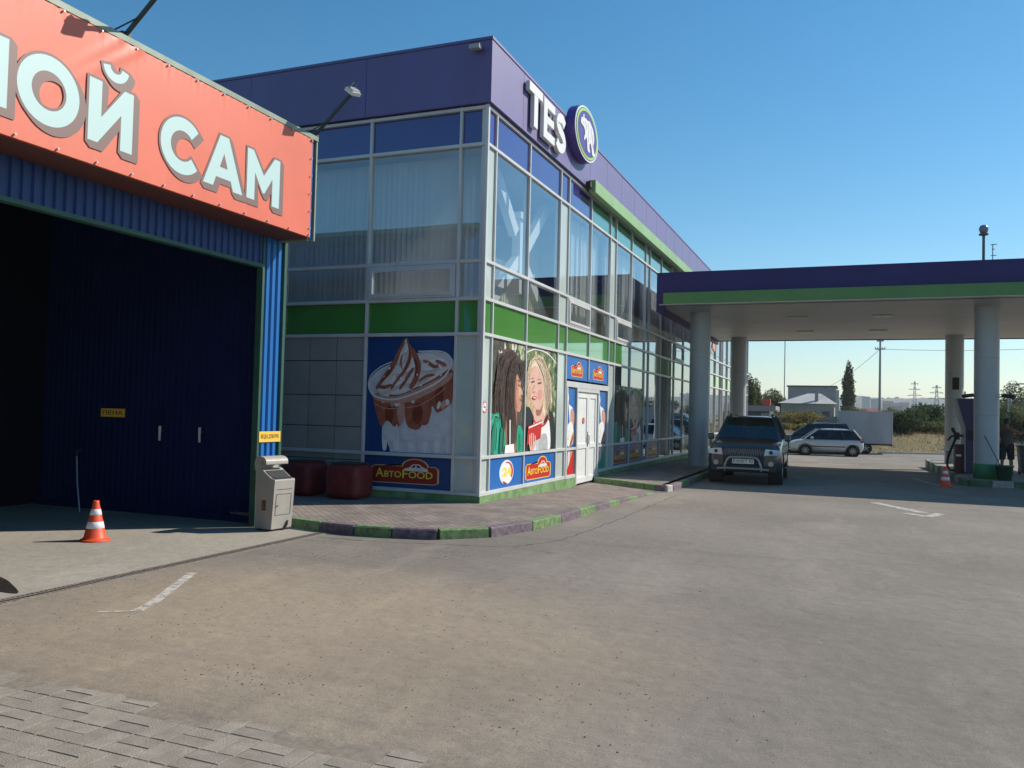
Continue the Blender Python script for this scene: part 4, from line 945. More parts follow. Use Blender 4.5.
GL = {
 'М': M_shape(4.46, 5.21),
 'О': [('ring', arc(5.635,4.66,.262,.262,0,360,40), .150)],
 'Й': [('poly', [(6.08,zb),(6.08,zt),(6.235,zt),(6.235,zb+.27),(6.52,zt),(6.64,zt),(6.64,zb),(6.485,zb),(6.485,zt-.27),(6.20,zb)]), ('arc', arc(6.40,5.19,.12,.115,185,355,14), .09)],
 'С': [('arc', arc(7.36,4.655,.255,.25,42,318,34), .150)],
 'А': [('poly', [(7.70,zb),(7.97,zt),(8.12,zt),(8.39,zb),(8.22,zb),(8.175,zb+.12),(7.915,zb+.12),(7.87,zb)])],
 'М2': M_shape(8.47, 9.12),
}
hole_A = [(7.975,zb+.25),(8.045,zb+.43),(8.115,zb+.25)]
for ch, sh_ in GL.items():
    mb = MB()
    for q in range(6):
        t = q/5; glyph(mb, sh_, -7.1495+.00012*q, dy=.055*t, dz=-.050*t, grow=.028, mi=0)
    glyph(mb, sh_, -7.1485, mi=1)
    if ch == 'А': mb.poly([(-7.1482,*p) for p in hole_A], 0)
    mb.build('banner_letter', [M_lsh, M_lface], ban)

# yellow notices on the bay
M_yp = mat('yellow_notice', (.85,.50,.06), .5); M_ink = mat('notice_ink', (.05,.03,.02), .6)
def notice(name, label, o, ux, uy, w_, h_, body):
    t = thing(name, label, 'sign', o)
    P = Poster(o, ux, uy, w_, h_); P.base(M_yp); P.build('plate', t)
    text_obj('lettering', body, M_ink, t, Vector(o)+Vector(ux)*w_*.08+Vector(uy)*h_*.26+Vector(ux).cross(Vector(uy))*.005, ux, uy, w_*.84, h_*.48, .001, bold=.01)
notice('notice_sign', 'yellow notice on the sunlit blue corner strip above the litter bin', (-7.655,9.50,1.18), (0,1,0), (0,0,1), .47, .15, 'ВОДА ДЛЯ РУК')
notice('notice_sign', 'yellow notice on the dark inner wall of the wash bay', (-10.98,9.80,1.46), (1,0,0), (0,0,1), .50, .13, 'ПЕНА')
# two pale holsters hung on the inner wall, and a lance leaning
for x, lb in ((-9.72,'pale lance holster on the inner wall, nearer the yellow notice'),(-8.95,'pale lance holster on the inner wall, nearer the bay corner')):
    t = thing('lance_holster', lb, 'holster', (x,9.8,1.2), group='holsters on the bay wall')
    m = MB(); m.cyl((x-.02,9.78,1.34),(x+.02,9.74,1.13),.022,.018,n=10); m.build('tube', mat('pale_plastic', (.55,.55,.55), .5), t)
    m = MB(); m.box(x-.03,x+.03,9.775,9.815,1.26,1.29); m.build('clip', M_dark, t)
t = thing('wash_lance', 'thin pale wash lance leaning inside the dark bay behind the traffic cone', 'lance', (-10.9,9.2,0))
m = MB(); m.tube([(-10.66,9.20,.04),(-10.80,9.26,.45),(-10.93,9.34,.85)],.009); m.build('pipe', mat('lance_steel', (.55,.56,.58), .3, metal=.7), t)
m = MB(); m.tube([(-10.93,9.34,.85),(-10.96,9.36,.92),(-10.90,9.38,.95)],.014); m.build('grip', M_dark, t)

# floodlights on arms over the banner
def arm_light(name, label, base, head, yawv):
    t = thing(name, label, 'floodlight', base, group='floodlights over the banner')
    b0 = Vector(base); h0 = Vector(head)
    m = MB(); m.box(b0.x-.04,b0.x+.04,b0.y-.06,b0.y+.06,b0.z-.02,b0.z+.03); m.bar(b0, h0, .035,.035); mid = b0.lerp(h0,.35); m.bar(Vector((b0.x-.02,b0.y-.14,b0.z)), mid, .012,.012); m.build('arm', mat('dark_green_arm', (.02,.035,.03), .5), t)
    q = Euler((R(18),R(38),yawv)).to_matrix(); m = MB()
    def bx(x0,x1,y0,y1,z0,z1,mi=0):
        k = len(m.v); m.box(x0,x1,y0,y1,z0,z1,mi)
        for i in range(k,len(m.v)): v = q @ Vector(m.v[i]); m.v[i] = tuple(v+h0)
    bx(-.07,.07,-.11,.11,-.02,.03); bx(-.05,.05,-.09,.09,.03,.055)
    m.build('lamp_head', mat('lamp_alu', (.55,.55,.54), .35, metal=.5), t)
    m = MB(); m.tube([h0+q@Vector((-.02,-.1,.05)), h0+q@Vector((-.06,0,.12)), h0+q@Vector((-.02,.1,.05))], .008); m.build('yoke', M_dark, t)
arm_light('arm_floodlight', 'floodlight on a dark arm above the right end of the banner', (-7.22,9.95,5.60), (-6.52,9.85,6.12), .2)
arm_light('arm_floodlight', 'floodlight on a dark arm rising out of the picture above the banner', (-7.22,6.55,5.60), (-6.50,6.45,6.05), .2)

# ================================================================== CANOPY
can = thing('filling_canopy', 'wide purple edged filling station canopy carried on round grey columns', 'canopy', (-4.3, 26.6, 0))
CX0, CX1, CY0, CY1, CZ0, CZ1 = -5.42, 14.5, 24.7, 36.6, 4.95, 5.92
M_cf = mat('canopy_purple', (.026,.016,.125), .45, spec=.35, var=.1, scale=1)
M_cg = mat('canopy_green', (.10,.24,.07), .5, var=.1, scale=1)
M_sof = mat('soffit_slat', (.54,.525,.50), .45, var=.08, scale=.6)
m = MB(); m.box(CX0,CX0+.26,CY0,CY0+.12,CZ0-.17,CZ1); m.box(CX0+.26,CX1,CY0,CY0+.12,CZ0,CZ1); m.box(CX0,CX0+.12,CY0+.12,CY1,CZ0-.17,CZ1); m.box(CX0,CX1,CY1,CY1+.12,CZ0-.03,CZ1); m.box(CX1-.12,CX1,CY0+.12,CY1,CZ0,CZ1)
m.box(CX0-.01,CX1,CY0-.012,CY0+.13,CZ1,CZ1+.03); m.build('fascia', M_cf, can)
m = MB(); m.box(CX0+.26,CX1,CY0-.30,CY0-.002,4.97,5.30); m.build('green_strip', M_cg, can, bevel=.01)
m = MB(); y = CY0-.28
while y < CY1-.05:
    m.box(CX0+.13,CX1-.13,max(y,CY0-.28),min(y+.145,CY1-.01),CZ0-.0,CZ0+.02); y += .15
m.build('soffit', M_sof, can)
m = MB(); m.box(CX0+.12,CX1-.12,CY0+.12,CY1,CZ0+.03,CZ1-.1); m.build('roof_deck', M_dark, can)
M_col = mat('column_grey', (.40,.44,.465), .40, var=.05, scale=1, spec=.5)
M_kgd = mat('column_foot', (.12,.30,.13), .7)
for x, y in ((-4.42,26.6),(-4.27,35.2),(3.52,26.6),(3.60,35.2),(11.6,26.6),(11.6,35.2)):
    if True:
        m = MB(); z0 = .13 if y < 30 else -.2; m.cyl((x,y,z0),(x,y,CZ0),.315,n=40,cap=False); c = m.build('column', M_col, can)
        m = MB()
        for z in (1.9,3.5): m.cyl((x,y,z),(x,y,z+.008),.3175,n=40,cap=False)
        m.build('seam', mat('column_seam', (.25,.27,.28), .6), c)
m = MB(); m.box(3.50,3.72,34.83,34.865,2.9,3.35); m.build('control_box', M_dark, can)
M_lamp = mat('lamp_glass', (.85,.85,.80), .25)
for x in (-1.6,.9,6.5,9.5):
    for y in (28.2,32.9):
        m = MB(); m.box(x-.30,x+.30,y-.22,y+.22,CZ0-.035,CZ0-.002); f = m.build('ceiling_lamp', M_sof, can); m = MB(); m.box(x-.24,x+.24,y-.16,y+.16,CZ0-.042,CZ0-.036); m.build('diffuser', M_lamp, f)
# mast with a dome camera on the canopy roof
t = thing('camera_mast', 'thin mast with a round camera head standing on the canopy roof', 'mast', (3.35,26,6.03))
m = MB(); m.cyl((3.35,26,5.9),(3.35,26,6.98),.036,n=12); m.cyl((3.35,26,6.86),(3.35,26,6.90),.12,n=14); m.build('pole', mat('mast_grey', (.10,.10,.13), .5), t)
m = MB(); m.lathe([(0,-.12),(.09,-.10),(.125,0),(.09,.09),(0,.12)],(3.35,26,7.03),n=18); m.build('camera_dome', mat('mast_dome', (.22,.20,.28), .3), t)
t = thing('antenna', 'short spiky antenna beside the taller mast on the canopy roof', 'antenna', (3.58,26,6.03))
m = MB(); m.cyl((3.57,26,5.95),(3.57,26,6.6),.012,n=6)
for z, l_ in ((6.58,.10),(6.45,.05),(6.28,.09)): m.bar((3.57-l_*.5,26,z),(3.57+l_,26,z+.01),.018,.018)
m.box(3.54,3.62,25.96,26.04,6.03,6.12); m.build('rod', mat('mast_grey', (.1,.1,.13), .5), t)
for sx, lb in ((-1,'black security camera on the left of the near right canopy column'),(1,'black security camera on the right of the near right canopy column')):
    t = thing('security_camera', lb, 'camera', (3.52+sx*.33,26.45,2.42), group='column cameras')
    m = MB(); m.bar((3.52+sx*.30,26.45,2.42),(3.52+sx*.55,26.45,2.44),.03,.03); m.cyl((3.52+sx*.55,26.45,2.44),(3.52+sx*.55,26.45,2.56),.02,n=8); m.build('bracket', M_dark, t)
    m = MB(); m.cyl((3.52+sx*.36,26.43,2.46),(3.52+sx*.62,26.25,2.42),.05,.055,n=12); m.build('camera_body', M_dark, t)

# refuelling island
g = MB(); g.box(2.85,5.05,25.35,37.2,-.3,.15); struct(g.build('fuel_island', mat('island_concrete', (.24,.22,.20), .85, var=.2, scale=2), bevel=.02))
g = MB()
for i in range(12): g.box(2.80,2.95,25.3+i*1.0,25.3+i*1.0+.98,-.3,.165,(i%2))
for i in range(4): g.box(2.97+i*.52,2.97+i*.52+.5,25.25,25.36,-.02,.165,i%2)
g.box(2.80,5.05,37.1,37.3,-.02,.17,1)
struct(g.build('kerb', [mat('island_kerb_green', (.07,.13,.07), .85, var=.3, scale=6), mat('island_kerb_pale', (.30,.30,.29), .85, var=.2, scale=6)], bevel=.01))

# fuel dispenser with flared head
disp = thing('fuel_dispenser', 'purple fuel dispenser with a flared head half hidden by the grey column', 'fuel pump', (3.45,28.9,.15))
M_pp = mat('pump_purple', (.055,.035,.115), .4, spec=.5); M_pg = mat('pump_grey', (.30,.30,.32), .5)
prof = [(3.24,.15),(3.60,.15),(3.60,1.5),(3.66,1.75),(3.98,2.42),(2.98,2.42),(3.10,1.95),(3.22,1.55)]
m = MB(); m.prism([(x,28.55,z) for x,z in prof],(0,.75,0)); m.build('body', M_pp, disp, bevel=.015)
m = MB(); m.prism([(x,28.50,z) for x,z in ((3.20,.2),(3.24,.2),(3.22,1.55),(3.10,1.97),(2.99,2.40),(2.945,2.40),(3.06,1.93),(3.18,1.52))],(0,.85,0)); m.build('edge_strip', M_pg, disp)
m = MB(); m.box(3.28,3.56,28.53,28.548,1.15,1.45); m.build('display', M_dark, disp)
m = MB(); m.box(2.96,3.19,28.6,29.1,.16,1.02); m.build('nozzle_cabinet', mat('pump_red', (.11,.018,.022), .6, var=.1), disp, bevel=.01)
m = MB(); m.box(2.98,3.12,28.585,28.598,.66,.72); m.build('label_strip', C_white, disp)
for k in range(2):
    m = MB(); y = 28.66+k*.28
    m.tube([(3.16,y,1.28),(3.02,y,1.30),(2.93,y,1.42),(2.90,y,1.52)],[.035,.04,.035,.03]); m.tube([(3.02,y,1.30),(2.86,y,1.25),(2.78,y,1.12)],[.03,.02,.014]); m.box(2.96,3.08,y-.04,y+.04,1.16,1.38); m.build('nozzle', M_dark, disp)
    m = MB(); m.tube([tuple(p) for p in catmull([(2.93,y,1.48),(2.98,y-.03,1.2),(2.84,y-.06,.8),(2.76,y-.06,.5),(2.80,y-.04,.28),(2.96,y-.02,.22),(3.12,y,.32)],5,False)],.022); m.build('hose', M_dark, disp)
# hose draped by the column, bucket of sand, bottles
t = thing('planter_tub', 'dark green tub standing against the foot of the near right column', 'tub', (3.88,26.05,.15))
m = MB(); m.lathe([(0,.15),(.17,.15),(.215,.52),(.235,.52),(.235,.555),(.20,.555),(.19,.50),(0,.50)],(3.88,26.05,0),n=24); m.build('tub', mat('tub_green', (.025,.09,.05), .5), t)
m = MB(); m.tube([(3.67,26.03,.5),(3.70,25.95,.7),(3.88,25.9,.76),(4.06,25.95,.7),(4.09,26.03,.5)],.008); m.build('handle', M_dark, t)
t = thing('squeegee', 'thin dark squeegee leaning across the foot of the near right column', 'squeegee', (3.75,26.1,.15))
m = MB(); m.cyl((3.80,26.0,.5),(3.42,26.2,1.35),.012,n=8); m.build('stick', M_dark, t); m = MB(); m.bar((3.74,26.03,.55),(3.86,25.98,.5),.03,.05); m.build('blade', M_dark, t)
g = MB(); g.lathe([(.318,.15),(.325,.15),(.325,.55),(.318,.56)],(3.52,26.6,0),n=40); o = g.build('painted_foot', mat('column_foot_green', (.04,.20,.09), .6), can)
t = thing('white_stand', 'small white T shaped stand on the island beside the fuel pump', 'stand', (2.6+.4,31.2,.15))
m = MB(); m.cyl((3.0,31.2,.15),(3.0,31.2,.75),.03,n=10); m.cyl((3.0,31.2,.15),(3.0,31.2,.18),.16,n=16); m.build('post', C_grey, t); m = MB(); m.box(2.78,3.22,31.05,31.35,.75,.79); m.build('top_plate', M_steel, t)

# ================================================================== traffic cones
def cone(label, loc, rz=0, sc=1.0):
    t = thing('traffic_cone', label, 'cone', loc, rz, group='striped traffic cones'); t.scale = (sc,)*3
    M_co = mat('cone_orange', (.72,.075,.022), .5, var=.06, scale=8); M_cw = mat('cone_white', (.72,.72,.74), .4, var=.08, scale=20)
    def rr(z): return .128-(z-.03)*.218
    m = MB(); m.lathe([(0,.0),(.172,0),(.176,.012),(.165,.022),(.14,.03),(rr(.04),.05),(rr(.46),.46),(.033,.485),(.026,.487),(.022,.47),(0,.40)], n=32); m.build('body', M_co, t, local=True)
    for a, b_ in ((.155,.235),(.315,.385)):
        m = MB(); m.lathe([(rr(a)+.0005,a),(rr(a)+.0035,a+.003),(rr(b_)+.0035,b_-.003),(rr(b_)+.0005,b_)], n=32); m.build('white_band', M_cw, t, local=True)
    return t
cone('orange and white traffic cone standing alone on the sunlit bay apron', (-8.49,7.56,.006))
cone('orange and white traffic cone in the canopy shade at the corner of the fuel island', (2.32,24.6,.0), 1, 1.08)

# ================================================================== litter bin
M_bin = mat('bin_grey', (.36,.33,.29), .45, var=.10, scale=4, bump=.15, bscale=50)
t = thing('litter_bin', 'beige grey metal litter bin with a rolled hood beside the blue corner strip', 'litter bin', (-7.29, 9.42, .0), R(-8))
prof = [(-.17,.03),(.14,.03),(.185,.70),(.11,.72),(-.02,.80),(-.07,.84),(-.17,.84)]      # side outline: front at +x
m = MB(); m.prism([(x,-.185,z) for x,z in prof],(0,.37,0)); b1 = m.build('bin_body', M_bin, t, local=True, bevel=.012)
m = MB(); m.prism([(p.x,-.20,p.y) for p in catmull([(-.18,.82,0),(-.19,.93,0),(-.14,1.0,0),(-.04,1.0,0),(.02,.96,0),(.03,.90,0),(-.0,.90,0),(-.04,.95,0),(-.12,.94,0),(-.15,.88,0),(-.15,.82,0)],4)],(0,.40,0)); m.build('hood', M_bin, t, local=True)
m = MB(); m.poly([(.172,-.16,.712),(.172,.16,.712),(.108,.16,.733),(.108,-.16,.733)]); m.poly([(.105,-.16,.731),(.105,.16,.731),(-.02,.16,.813),(-.02,-.16,.813)]); m.build('opening', M_dark, t, local=True)
def fx(z): return .14+(z-.03)*(.045/.67)
m = MB()
for a, b_, c, d in ((-.14,-.134,.22,.50),(.134,.14,.22,.50)): m.prism([(fx(c)+.001,a,c),(fx(c)+.001,b_,c),(fx(d)+.001,b_,d),(fx(d)+.001,a,d)],(.003,0,0))
for z in (.22,.50,.565): m.box(fx(z)-.002,fx(z)+.004,-.14,.14,z,z+.006)
m.cyl((fx(.33)+.001,-.11,.35),(fx(.33)+.02,-.11,.35),.008,n=8); m.build('door_seam', mat('bin_seam', (.10,.09,.08), .7), t, local=True)
m = MB(); m.box(-.16,-.10,-.15,.15,.0,.03); m.box(.06,.12,-.15,.15,.0,.03); m.tube([(.15,.05,.03),(.17,.07,.08),(.155,.10,.13)],.014); m.build('foot', M_dark, t, local=True)
m = MB(); m.box(-.05,.03,-.1865,-.1845,.28,.42); m.build('rust_patch', mat('rust', (.16,.07,.03), .9, var=.4, scale=30), t, local=True)

# ================================================================== red cubic planters
def planter(x, y, label, rz):
    t = thing('cube_planter', label, 'planter', (x,y,.13), rz, group='dark red planters')
    m = MB(); m.box(-.33,.33,-.32,.32,.0,.60); m.build('box', mat('planter_red', (.16,.014,.013), .65, var=.25, scale=5, bump=.3, bscale=18), t, local=True, bevel=.13, seg=5)
    m = MB(); m.box(-.27,.27,-.25,.25,.601,.612); m.build('soil', mat('soil', (.05,.035,.025), .95), t, local=True)
planter(-8.03,12.40,'dark red padded cube planter nearest the sundae poster',R(4)); planter(-9.0,12.45,'dark red padded cube planter half hidden behind the litter bin',R(-5))

# ================================================================== vehicles
def boolean_cut(o, cutters):
    for c in cutters:
        md = o.modifiers.new('cut', 'BOOLEAN'); md.operation = 'DIFFERENCE'; md.object = c; md.solver = 'EXACT'
    dg = bpy.context.evaluated_depsgraph_get(); me = bpy.data.meshes.new_from_object(o.evaluated_get(dg))
    old = o.data; o.modifiers.clear(); o.data = me; me.name = o.name
    for c in cutters: bpy.data.objects.remove(c)
M_tyre = mat('tyre', (.018,.018,.018), .85); M_blk = mat('black_plastic', (.022,.022,.024), .6); M_gum = mat('brushed_bar', (.34,.34,.35), .38, metal=.9)
M_rim = mat('alloy_rim', (.34,.34,.35), .35, metal=.7)
G_car = glass('car_glass', (.10,.13,.14), base=.05, f=.8); M_hl = mat('headlight_glass', (.52,.55,.57), .15, spec=.8, metal=.2); M_tail = mat('tail_red', (.35,.01,.01), .25); M_chr = mat('chrome', (.62,.62,.62), .18, metal=1); M_seat = mat('car_interior', (.03,.03,.03), .8)
def wheel(t, x, y, r, w_, spokes=5):
    s = 1 if y > 0 else -1
    wl = MB(); wl.lathe([(r*.62,-w_/2),(r*.93,-w_/2),(r,-w_/2+.03),(r,w_/2-.03),(r*.93,w_/2),(r*.62,w_/2)],(x,y,r),n=32,axis='y'); o = wl.build('wheel', M_tyre, t, local=True)
    m = MB(); m.lathe([(r*.63,w_/2*s),(r*.60,(w_/2-.015)*s),(r*.58,(w_/2-.05)*s)],(x,y,r),n=32,axis='y')
    m.cyl((x,y+(w_/2-.045)*s,r),(x,y+(w_/2-.012)*s,r),r*.16,n=16)
    for k in range(spokes):
        a = 2*math.pi*k/spokes+.3
        m.bar((x+math.cos(a)*r*.12,y+(w_/2-.03)*s,r+math.sin(a)*r*.12),(x+math.cos(a)*r*.60,y+(w_/2-.022)*s,r+math.sin(a)*r*.60),.03,r*.17,upv=(0,1,0) if False else (math.cos(a+1.57),0,math.sin(a+1.57)))
    m.build('rim', M_rim, o, local=True)
    m = MB(); m.cyl((x,y-.01*s,r),(x,y+(w_/2-.06)*s,r),r*.60,n=24); m.build('brake_disc', M_dark, o, local=True)
def car(name, label, loc, rz, L_, W_, st, gh, paint, wheels, wr, ww, extras=None, cat='car', arch=1.16, spokes=5):
    """st: stations (x, z_bottom, z_top, half width); gh: greenhouse (x0 base, x0 top, x1 top, x1 base, z belt, z roof, half width belt, half width roof)"""
    t = thing(name, label, cat, loc, rz)
    m = MB(); K = []
    for x, zb_, zt_, hw in st:
        h = zt_-zb_
        half = [(0,zb_),(hw*.80,zb_),(hw*.955,zb_+h*.10),(hw*1.0,zb_+h*.34),(hw*.995,zb_+h*.60),(hw*.965,zb_+h*.84),(hw*.90,zb_+h*.965),(hw*.72,zt_+.004),(0,zt_+.018)]
        ring = half+[(-y,z) for y,z in half[-2:0:-1]]; K.append([(x,y,z) for y,z in ring])
    n = len(K[0]); vs = [p for k in K for p in k]
    m.add(vs, [(j*n+i,(j+1)*n+i,(j+1)*n+(i+1)%n,j*n+(i+1)%n) for j in range(len(K)-1) for i in range(n)], 0, True)
    m.add(K[0], [tuple(range(n))], 0); m.add(K[-1], [tuple(range(n))[::-1]], 0)
    body = m.build('body', paint, t, local=True, weld=True)
    cut = []
    for x in wheels:
        for s in (-1,1):
            c = MB(); c.cyl((x,s*(W_/2-ww-.08),wr),(x,s*(W_/2+.3),wr),wr*arch,n=32); cut.append(c.build('cutter', M_dark, None, weld=True))
    for c in cut: c.location = t.location; c.rotation_euler = t.rotation_euler
    bpy.context.view_layer.update()
    boolean_cut(body, cut)
    body.parent = t
    for x in wheels:
        for s in (-1,1):
            m = MB(); m.lathe([(wr*arch*.995,-.0),(wr*arch*.995,ww+.07)],(x,(W_/2-ww-.085) if s > 0 else -(W_/2+.0)+.01,wr),n=32,axis='y'); m.cyl((x,s*(W_/2-ww-.085),wr),(x,s*(W_/2-ww-.09),wr),wr*arch,n=32)
            m.build('arch_liner', M_dark, body, local=True)
            wheel(t, x, s*(W_/2-ww/2-.015), wr, ww, spokes)
    xa, xb, xc, xd, zbelt, zroof, wb, wrf = gh
    m = MB(); e = .012
    bp_ = [(xa,wb),(xd,wb),(xd,-wb),(xa,-wb)]; tp_ = [(xb,wrf),(xc,wrf),(xc,-wrf),(xb,-wrf)]
    m.add([(x,y,zbelt-.02) for x,y in bp_]+[(x,y,zroof-.03) for x,y in tp_], [(i,(i+1)%4,4+(i+1)%4,4+i) for i in range(4)])
    m.build('glazing', G_car, t, local=True)
    for i in range(4):
        m = MB(); m.bar((bp_[i][0],bp_[i][1],zbelt-.03),(tp_[i][0],tp_[i][1],zroof-.02),.075,.05); m.build('pillar', paint, t, local=True)
    for f in (.40,.70) if (xa-xd) > 2.2 else (.46,):
        for s in (1,-1): m = MB(); m.bar((xa+(xd-xa)*f,s*wb,zbelt-.03),(xb+(xc-xb)*(f*.9+.04),s*wrf,zroof-.02),.05,.035); m.build('pillar', M_blk, t, local=True)
    # roof, slightly domed
    m = MB(); nx_, ny_ = 10, 8; vs = []
    for i in range(nx_+1):
        for k in range(ny_+1):
            u = i/nx_*2-1; v = k/ny_*2-1; x = (xb+xc)/2+(xc-xb)/2*u*1.03; y = wrf*v*1.03; vs.append((x,y,zroof+.0-.075*(u**4)-.055*(v**4)+.015*(1-u*u)))
    m.add(vs, [(i*(ny_+1)+k,i*(ny_+1)+k+1,(i+1)*(ny_+1)+k+1,(i+1)*(ny_+1)+k) for i in range(nx_) for k in range(ny_)], 0, True)
    ro = m.build('roof', paint, t, local=True); sm = ro.modifiers.new('solid','SOLIDIFY'); sm.thickness = .03; sm.offset = -1
    m = MB(); m.box(xd+.3,xa-.6,-wb+.12,wb-.12,zbelt-.35,zbelt+.02)
    for s in (-1,1):
        for xx in (xa-1.15, xa-1.95): m.box(xx-.12,xx,s*.42-.2,s*.42+.2,zbelt-.1,zbelt+.28); m.box(xx-.1,xx-.02,s*.42-.1,s*.42+.1,zbelt+.28,zbelt+.42)
    m.build('seats', M_seat, t, local=True, bevel=.02, seg=1)
    if extras: extras(t, body)
    return t
P_suv = mat('dark_graphite_paint', (.030,.034,.040), .32, spec=.6, coat=.6)
P_sil = mat('silver_paint', (.60,.61,.61), .36, metal=.25, coat=.6)
def suv_ex(t, body):
    F = 2.36
    # grille, headlights, bumper bar, plate, fogs, mirrors, rails
    m = MB(); m.prism([(F-.02,-.46,.72),(F-.02,.46,.72),(F-.05,.52,.92),(F-.05,-.52,.92)],(.03,0,0)); gr = m.build('grille', M_blk, t, local=True)
    m = MB(); k = -.44
    while k < .45: m.bar((F+.015,k,.73),(F-.012,k+(.04 if k<0 else -.04)*1.0,.91),.02,.02); k += .058
    m.build('grille_slats', mat('grille_chrome', (.16,.16,.17), .4, metal=.6), gr, local=True)
    for s in (1,-1):
        m = MB(); pts = [(F+.01,s*.50,.75),(F-.045,s*.84,.77),(F-.10,s*.875,.885),(F-.015,s*.53,.915)]; pts = pts if s > 0 else pts[::-1]
        m.prism(pts,(.05,0,0)); hl = m.build('headlight', M_hl, t, local=True, bevel=.008, seg=1)
        m = MB(); m.cyl((F+.0,s*.66,.835),(F+.045,s*.66,.835),.042,n=14); m.build('lamp_unit', M_dark, hl, local=True)
        m = MB(); m.cyl((F-.02,s*.66,.55),(F+.035,s*.66,.55),.062,n=18); m.build('fog_lamp', M_gum, t, local=True)
        m = MB(); m.box(.74,.90,s*.90,s*1.06,1.08,1.25); m.build('wing_mirror', P_suv, t, local=True, bevel=.04, seg=3)
        m = MB(); m.bar((.1,s*.55,1.77),(-1.75,s*.55,1.76),.045,.035); m.cyl((.05,s*.55,1.70),(.1,s*.55,1.77),.025,n=8); m.cyl((-1.7,s*.55,1.70),(-1.75,s*.55,1.76),.025,n=8); m.build('roof_rail', M_blk, t, local=True)
        m = MB(); m.box(-1.0,.75,s*.885,s*.965,.30,.36); m.build('side_step', M_blk, t, local=True)
        m = MB(); m.bar((-.20,s*.912,1.0),(-.42,s*.912,1.0),.02,.03); m.bar((.62,s*.912,1.0),(.40,s*.912,1.0),.02,.03); m.build('door_handle', M_chr, t, local=True)
        m = MB(); m.box(-2.34,-2.26,s*.66,s*.80,.80,1.04); m.build('tail_lamp', M_tail, t, local=True)
    m = MB(); m.tube([tuple(p) for p in catmull([(F+.10,-.44,.36),(F+.12,-.42,.52),(F+.12,-.34,.67),(F+.12,-.2,.70),(F+.12,.2,.70),(F+.12,.34,.67),(F+.12,.42,.52),(F+.10,.44,.36)],4,False)],.03); m.tube([(F+.09,-.62,.40),(F+.12,-.4,.42),(F+.12,.4,.42),(F+.09,.62,.40)],.032); m.build('bull_bar', M_gum, t, local=True)
    m = MB(); m.box(F-.05,F+.035,-.78,.78,.34,.50); m.box(F-.02,F+.02,-.5,.5,.50,.72); m.build('bumper', M_blk, t, local=True, bevel=.02)
    m = MB(); m.box(F+.04,F+.055,-.26,.26,.54,.655); pl = m.build('number_plate', C_white, t, local=True)
    o = text_obj('plate_lettering', 'К252ЕТ 92', M_ink, None, (F+.0565,-.235,.562), (0,1,0), (0,0,1), .47, .075, .001, bold=.015); o.parent = pl
    m = MB(); m.box(-2.42,-2.36,-.35,.35,.7,1.2); m.build('spare_panel', P_suv, t, local=True)
    m = MB(); m.bar((.95,.1,1.13),(.75,.55,1.14),.02,.015); m.bar((.97,-.5,1.13),(.76,-.05,1.14),.02,.015); m.build('wiper', M_blk, t, local=True)
suv = car('parked_suv', 'dark graphite off-roader with chrome bull bar facing the camera under the canopy', (-2.52,23.80,0), R(-90+1.5), 4.70, 1.82,
    [(2.36,.42,.86,.74),(2.28,.34,.99,.84),(2.0,.30,1.03,.90),(1.6,.30,1.07,.91),(1.1,.30,1.12,.91),(.8,.30,1.14,.91),(.2,.30,1.13,.91),(-.6,.30,1.13,.91),(-1.4,.32,1.13,.91),(-2.0,.36,1.12,.90),(-2.28,.42,1.08,.86),(-2.34,.50,1.0,.80)],
    (1.02,.20,-1.85,-2.20,1.10,1.72,.81,.60), P_suv, (1.46,-1.34), .37, .25, suv_ex)
def hatch_ex(t, body):
    F = 1.90
    for s in (1,-1):
        m = MB(); pts = [(F-.10,s*.40,.58),(F-.22,s*.74,.60),(F-.36,s*.785,.74),(F-.20,s*.46,.74)]; pts = pts if s > 0 else pts[::-1]
        m.prism(pts,(.05,0,0.012)); m.build('headlight', M_hl, t, local=True)
        m = MB(); m.box(-1.86,-1.74,s*.60,s*.78,.78,1.02); m.build('tail_lamp', M_tail, t, local=True)
        m = MB(); m.box(.72,.88,s*.80,s*.96,.93,1.06); m.build('wing_mirror', P_sil, t, local=True, bevel=.03)
        m = MB(); m.box(-.95,1.0,s*.826,s*.842,.50,.555); m.build('side_moulding', M_blk, t, local=True)
        m = MB(); m.bar((.05,s*.83,.84),(-.12,s*.83,.84),.02,.03); m.bar((-.75,s*.83,.84),(-.90,s*.83,.84),.02,.03); m.build('door_handle', P_sil, t, local=True)
        m = MB(); m.box(F-.06,F+.012,-.42,.42,.36,.47); m.box(F-.14,F-.04,-.30,.30,.60,.68); m.build('grille', M_blk, t, local=True)
    m = MB(); m.box(F+.013,F+.02,-.26,.26,.40,.50); m.build('number_plate', C_white, t, local=True)
hat = car('hatchback', 'small silver five-door hatchback parked across in the sun in front of the box truck', (-1.28,49.9,-.35), R(188), 3.82, 1.66,
    [(1.90,.30,.62,.60),(1.84,.24,.74,.72),(1.6,.22,.82,.80),(1.2,.22,.89,.83),(.9,.22,.93,.83),(.2,.22,.94,.83),(-.6,.22,.95,.83),(-1.3,.24,.96,.83),(-1.7,.28,.95,.80),(-1.86,.34,.88,.74),(-1.90,.42,.74,.70)],
    (1.24,.45,-1.36,-1.82,.93,1.50,.78,.60), P_sil, (1.13,-1.32), .305, .19, hatch_ex, arch=1.18, spokes=7)

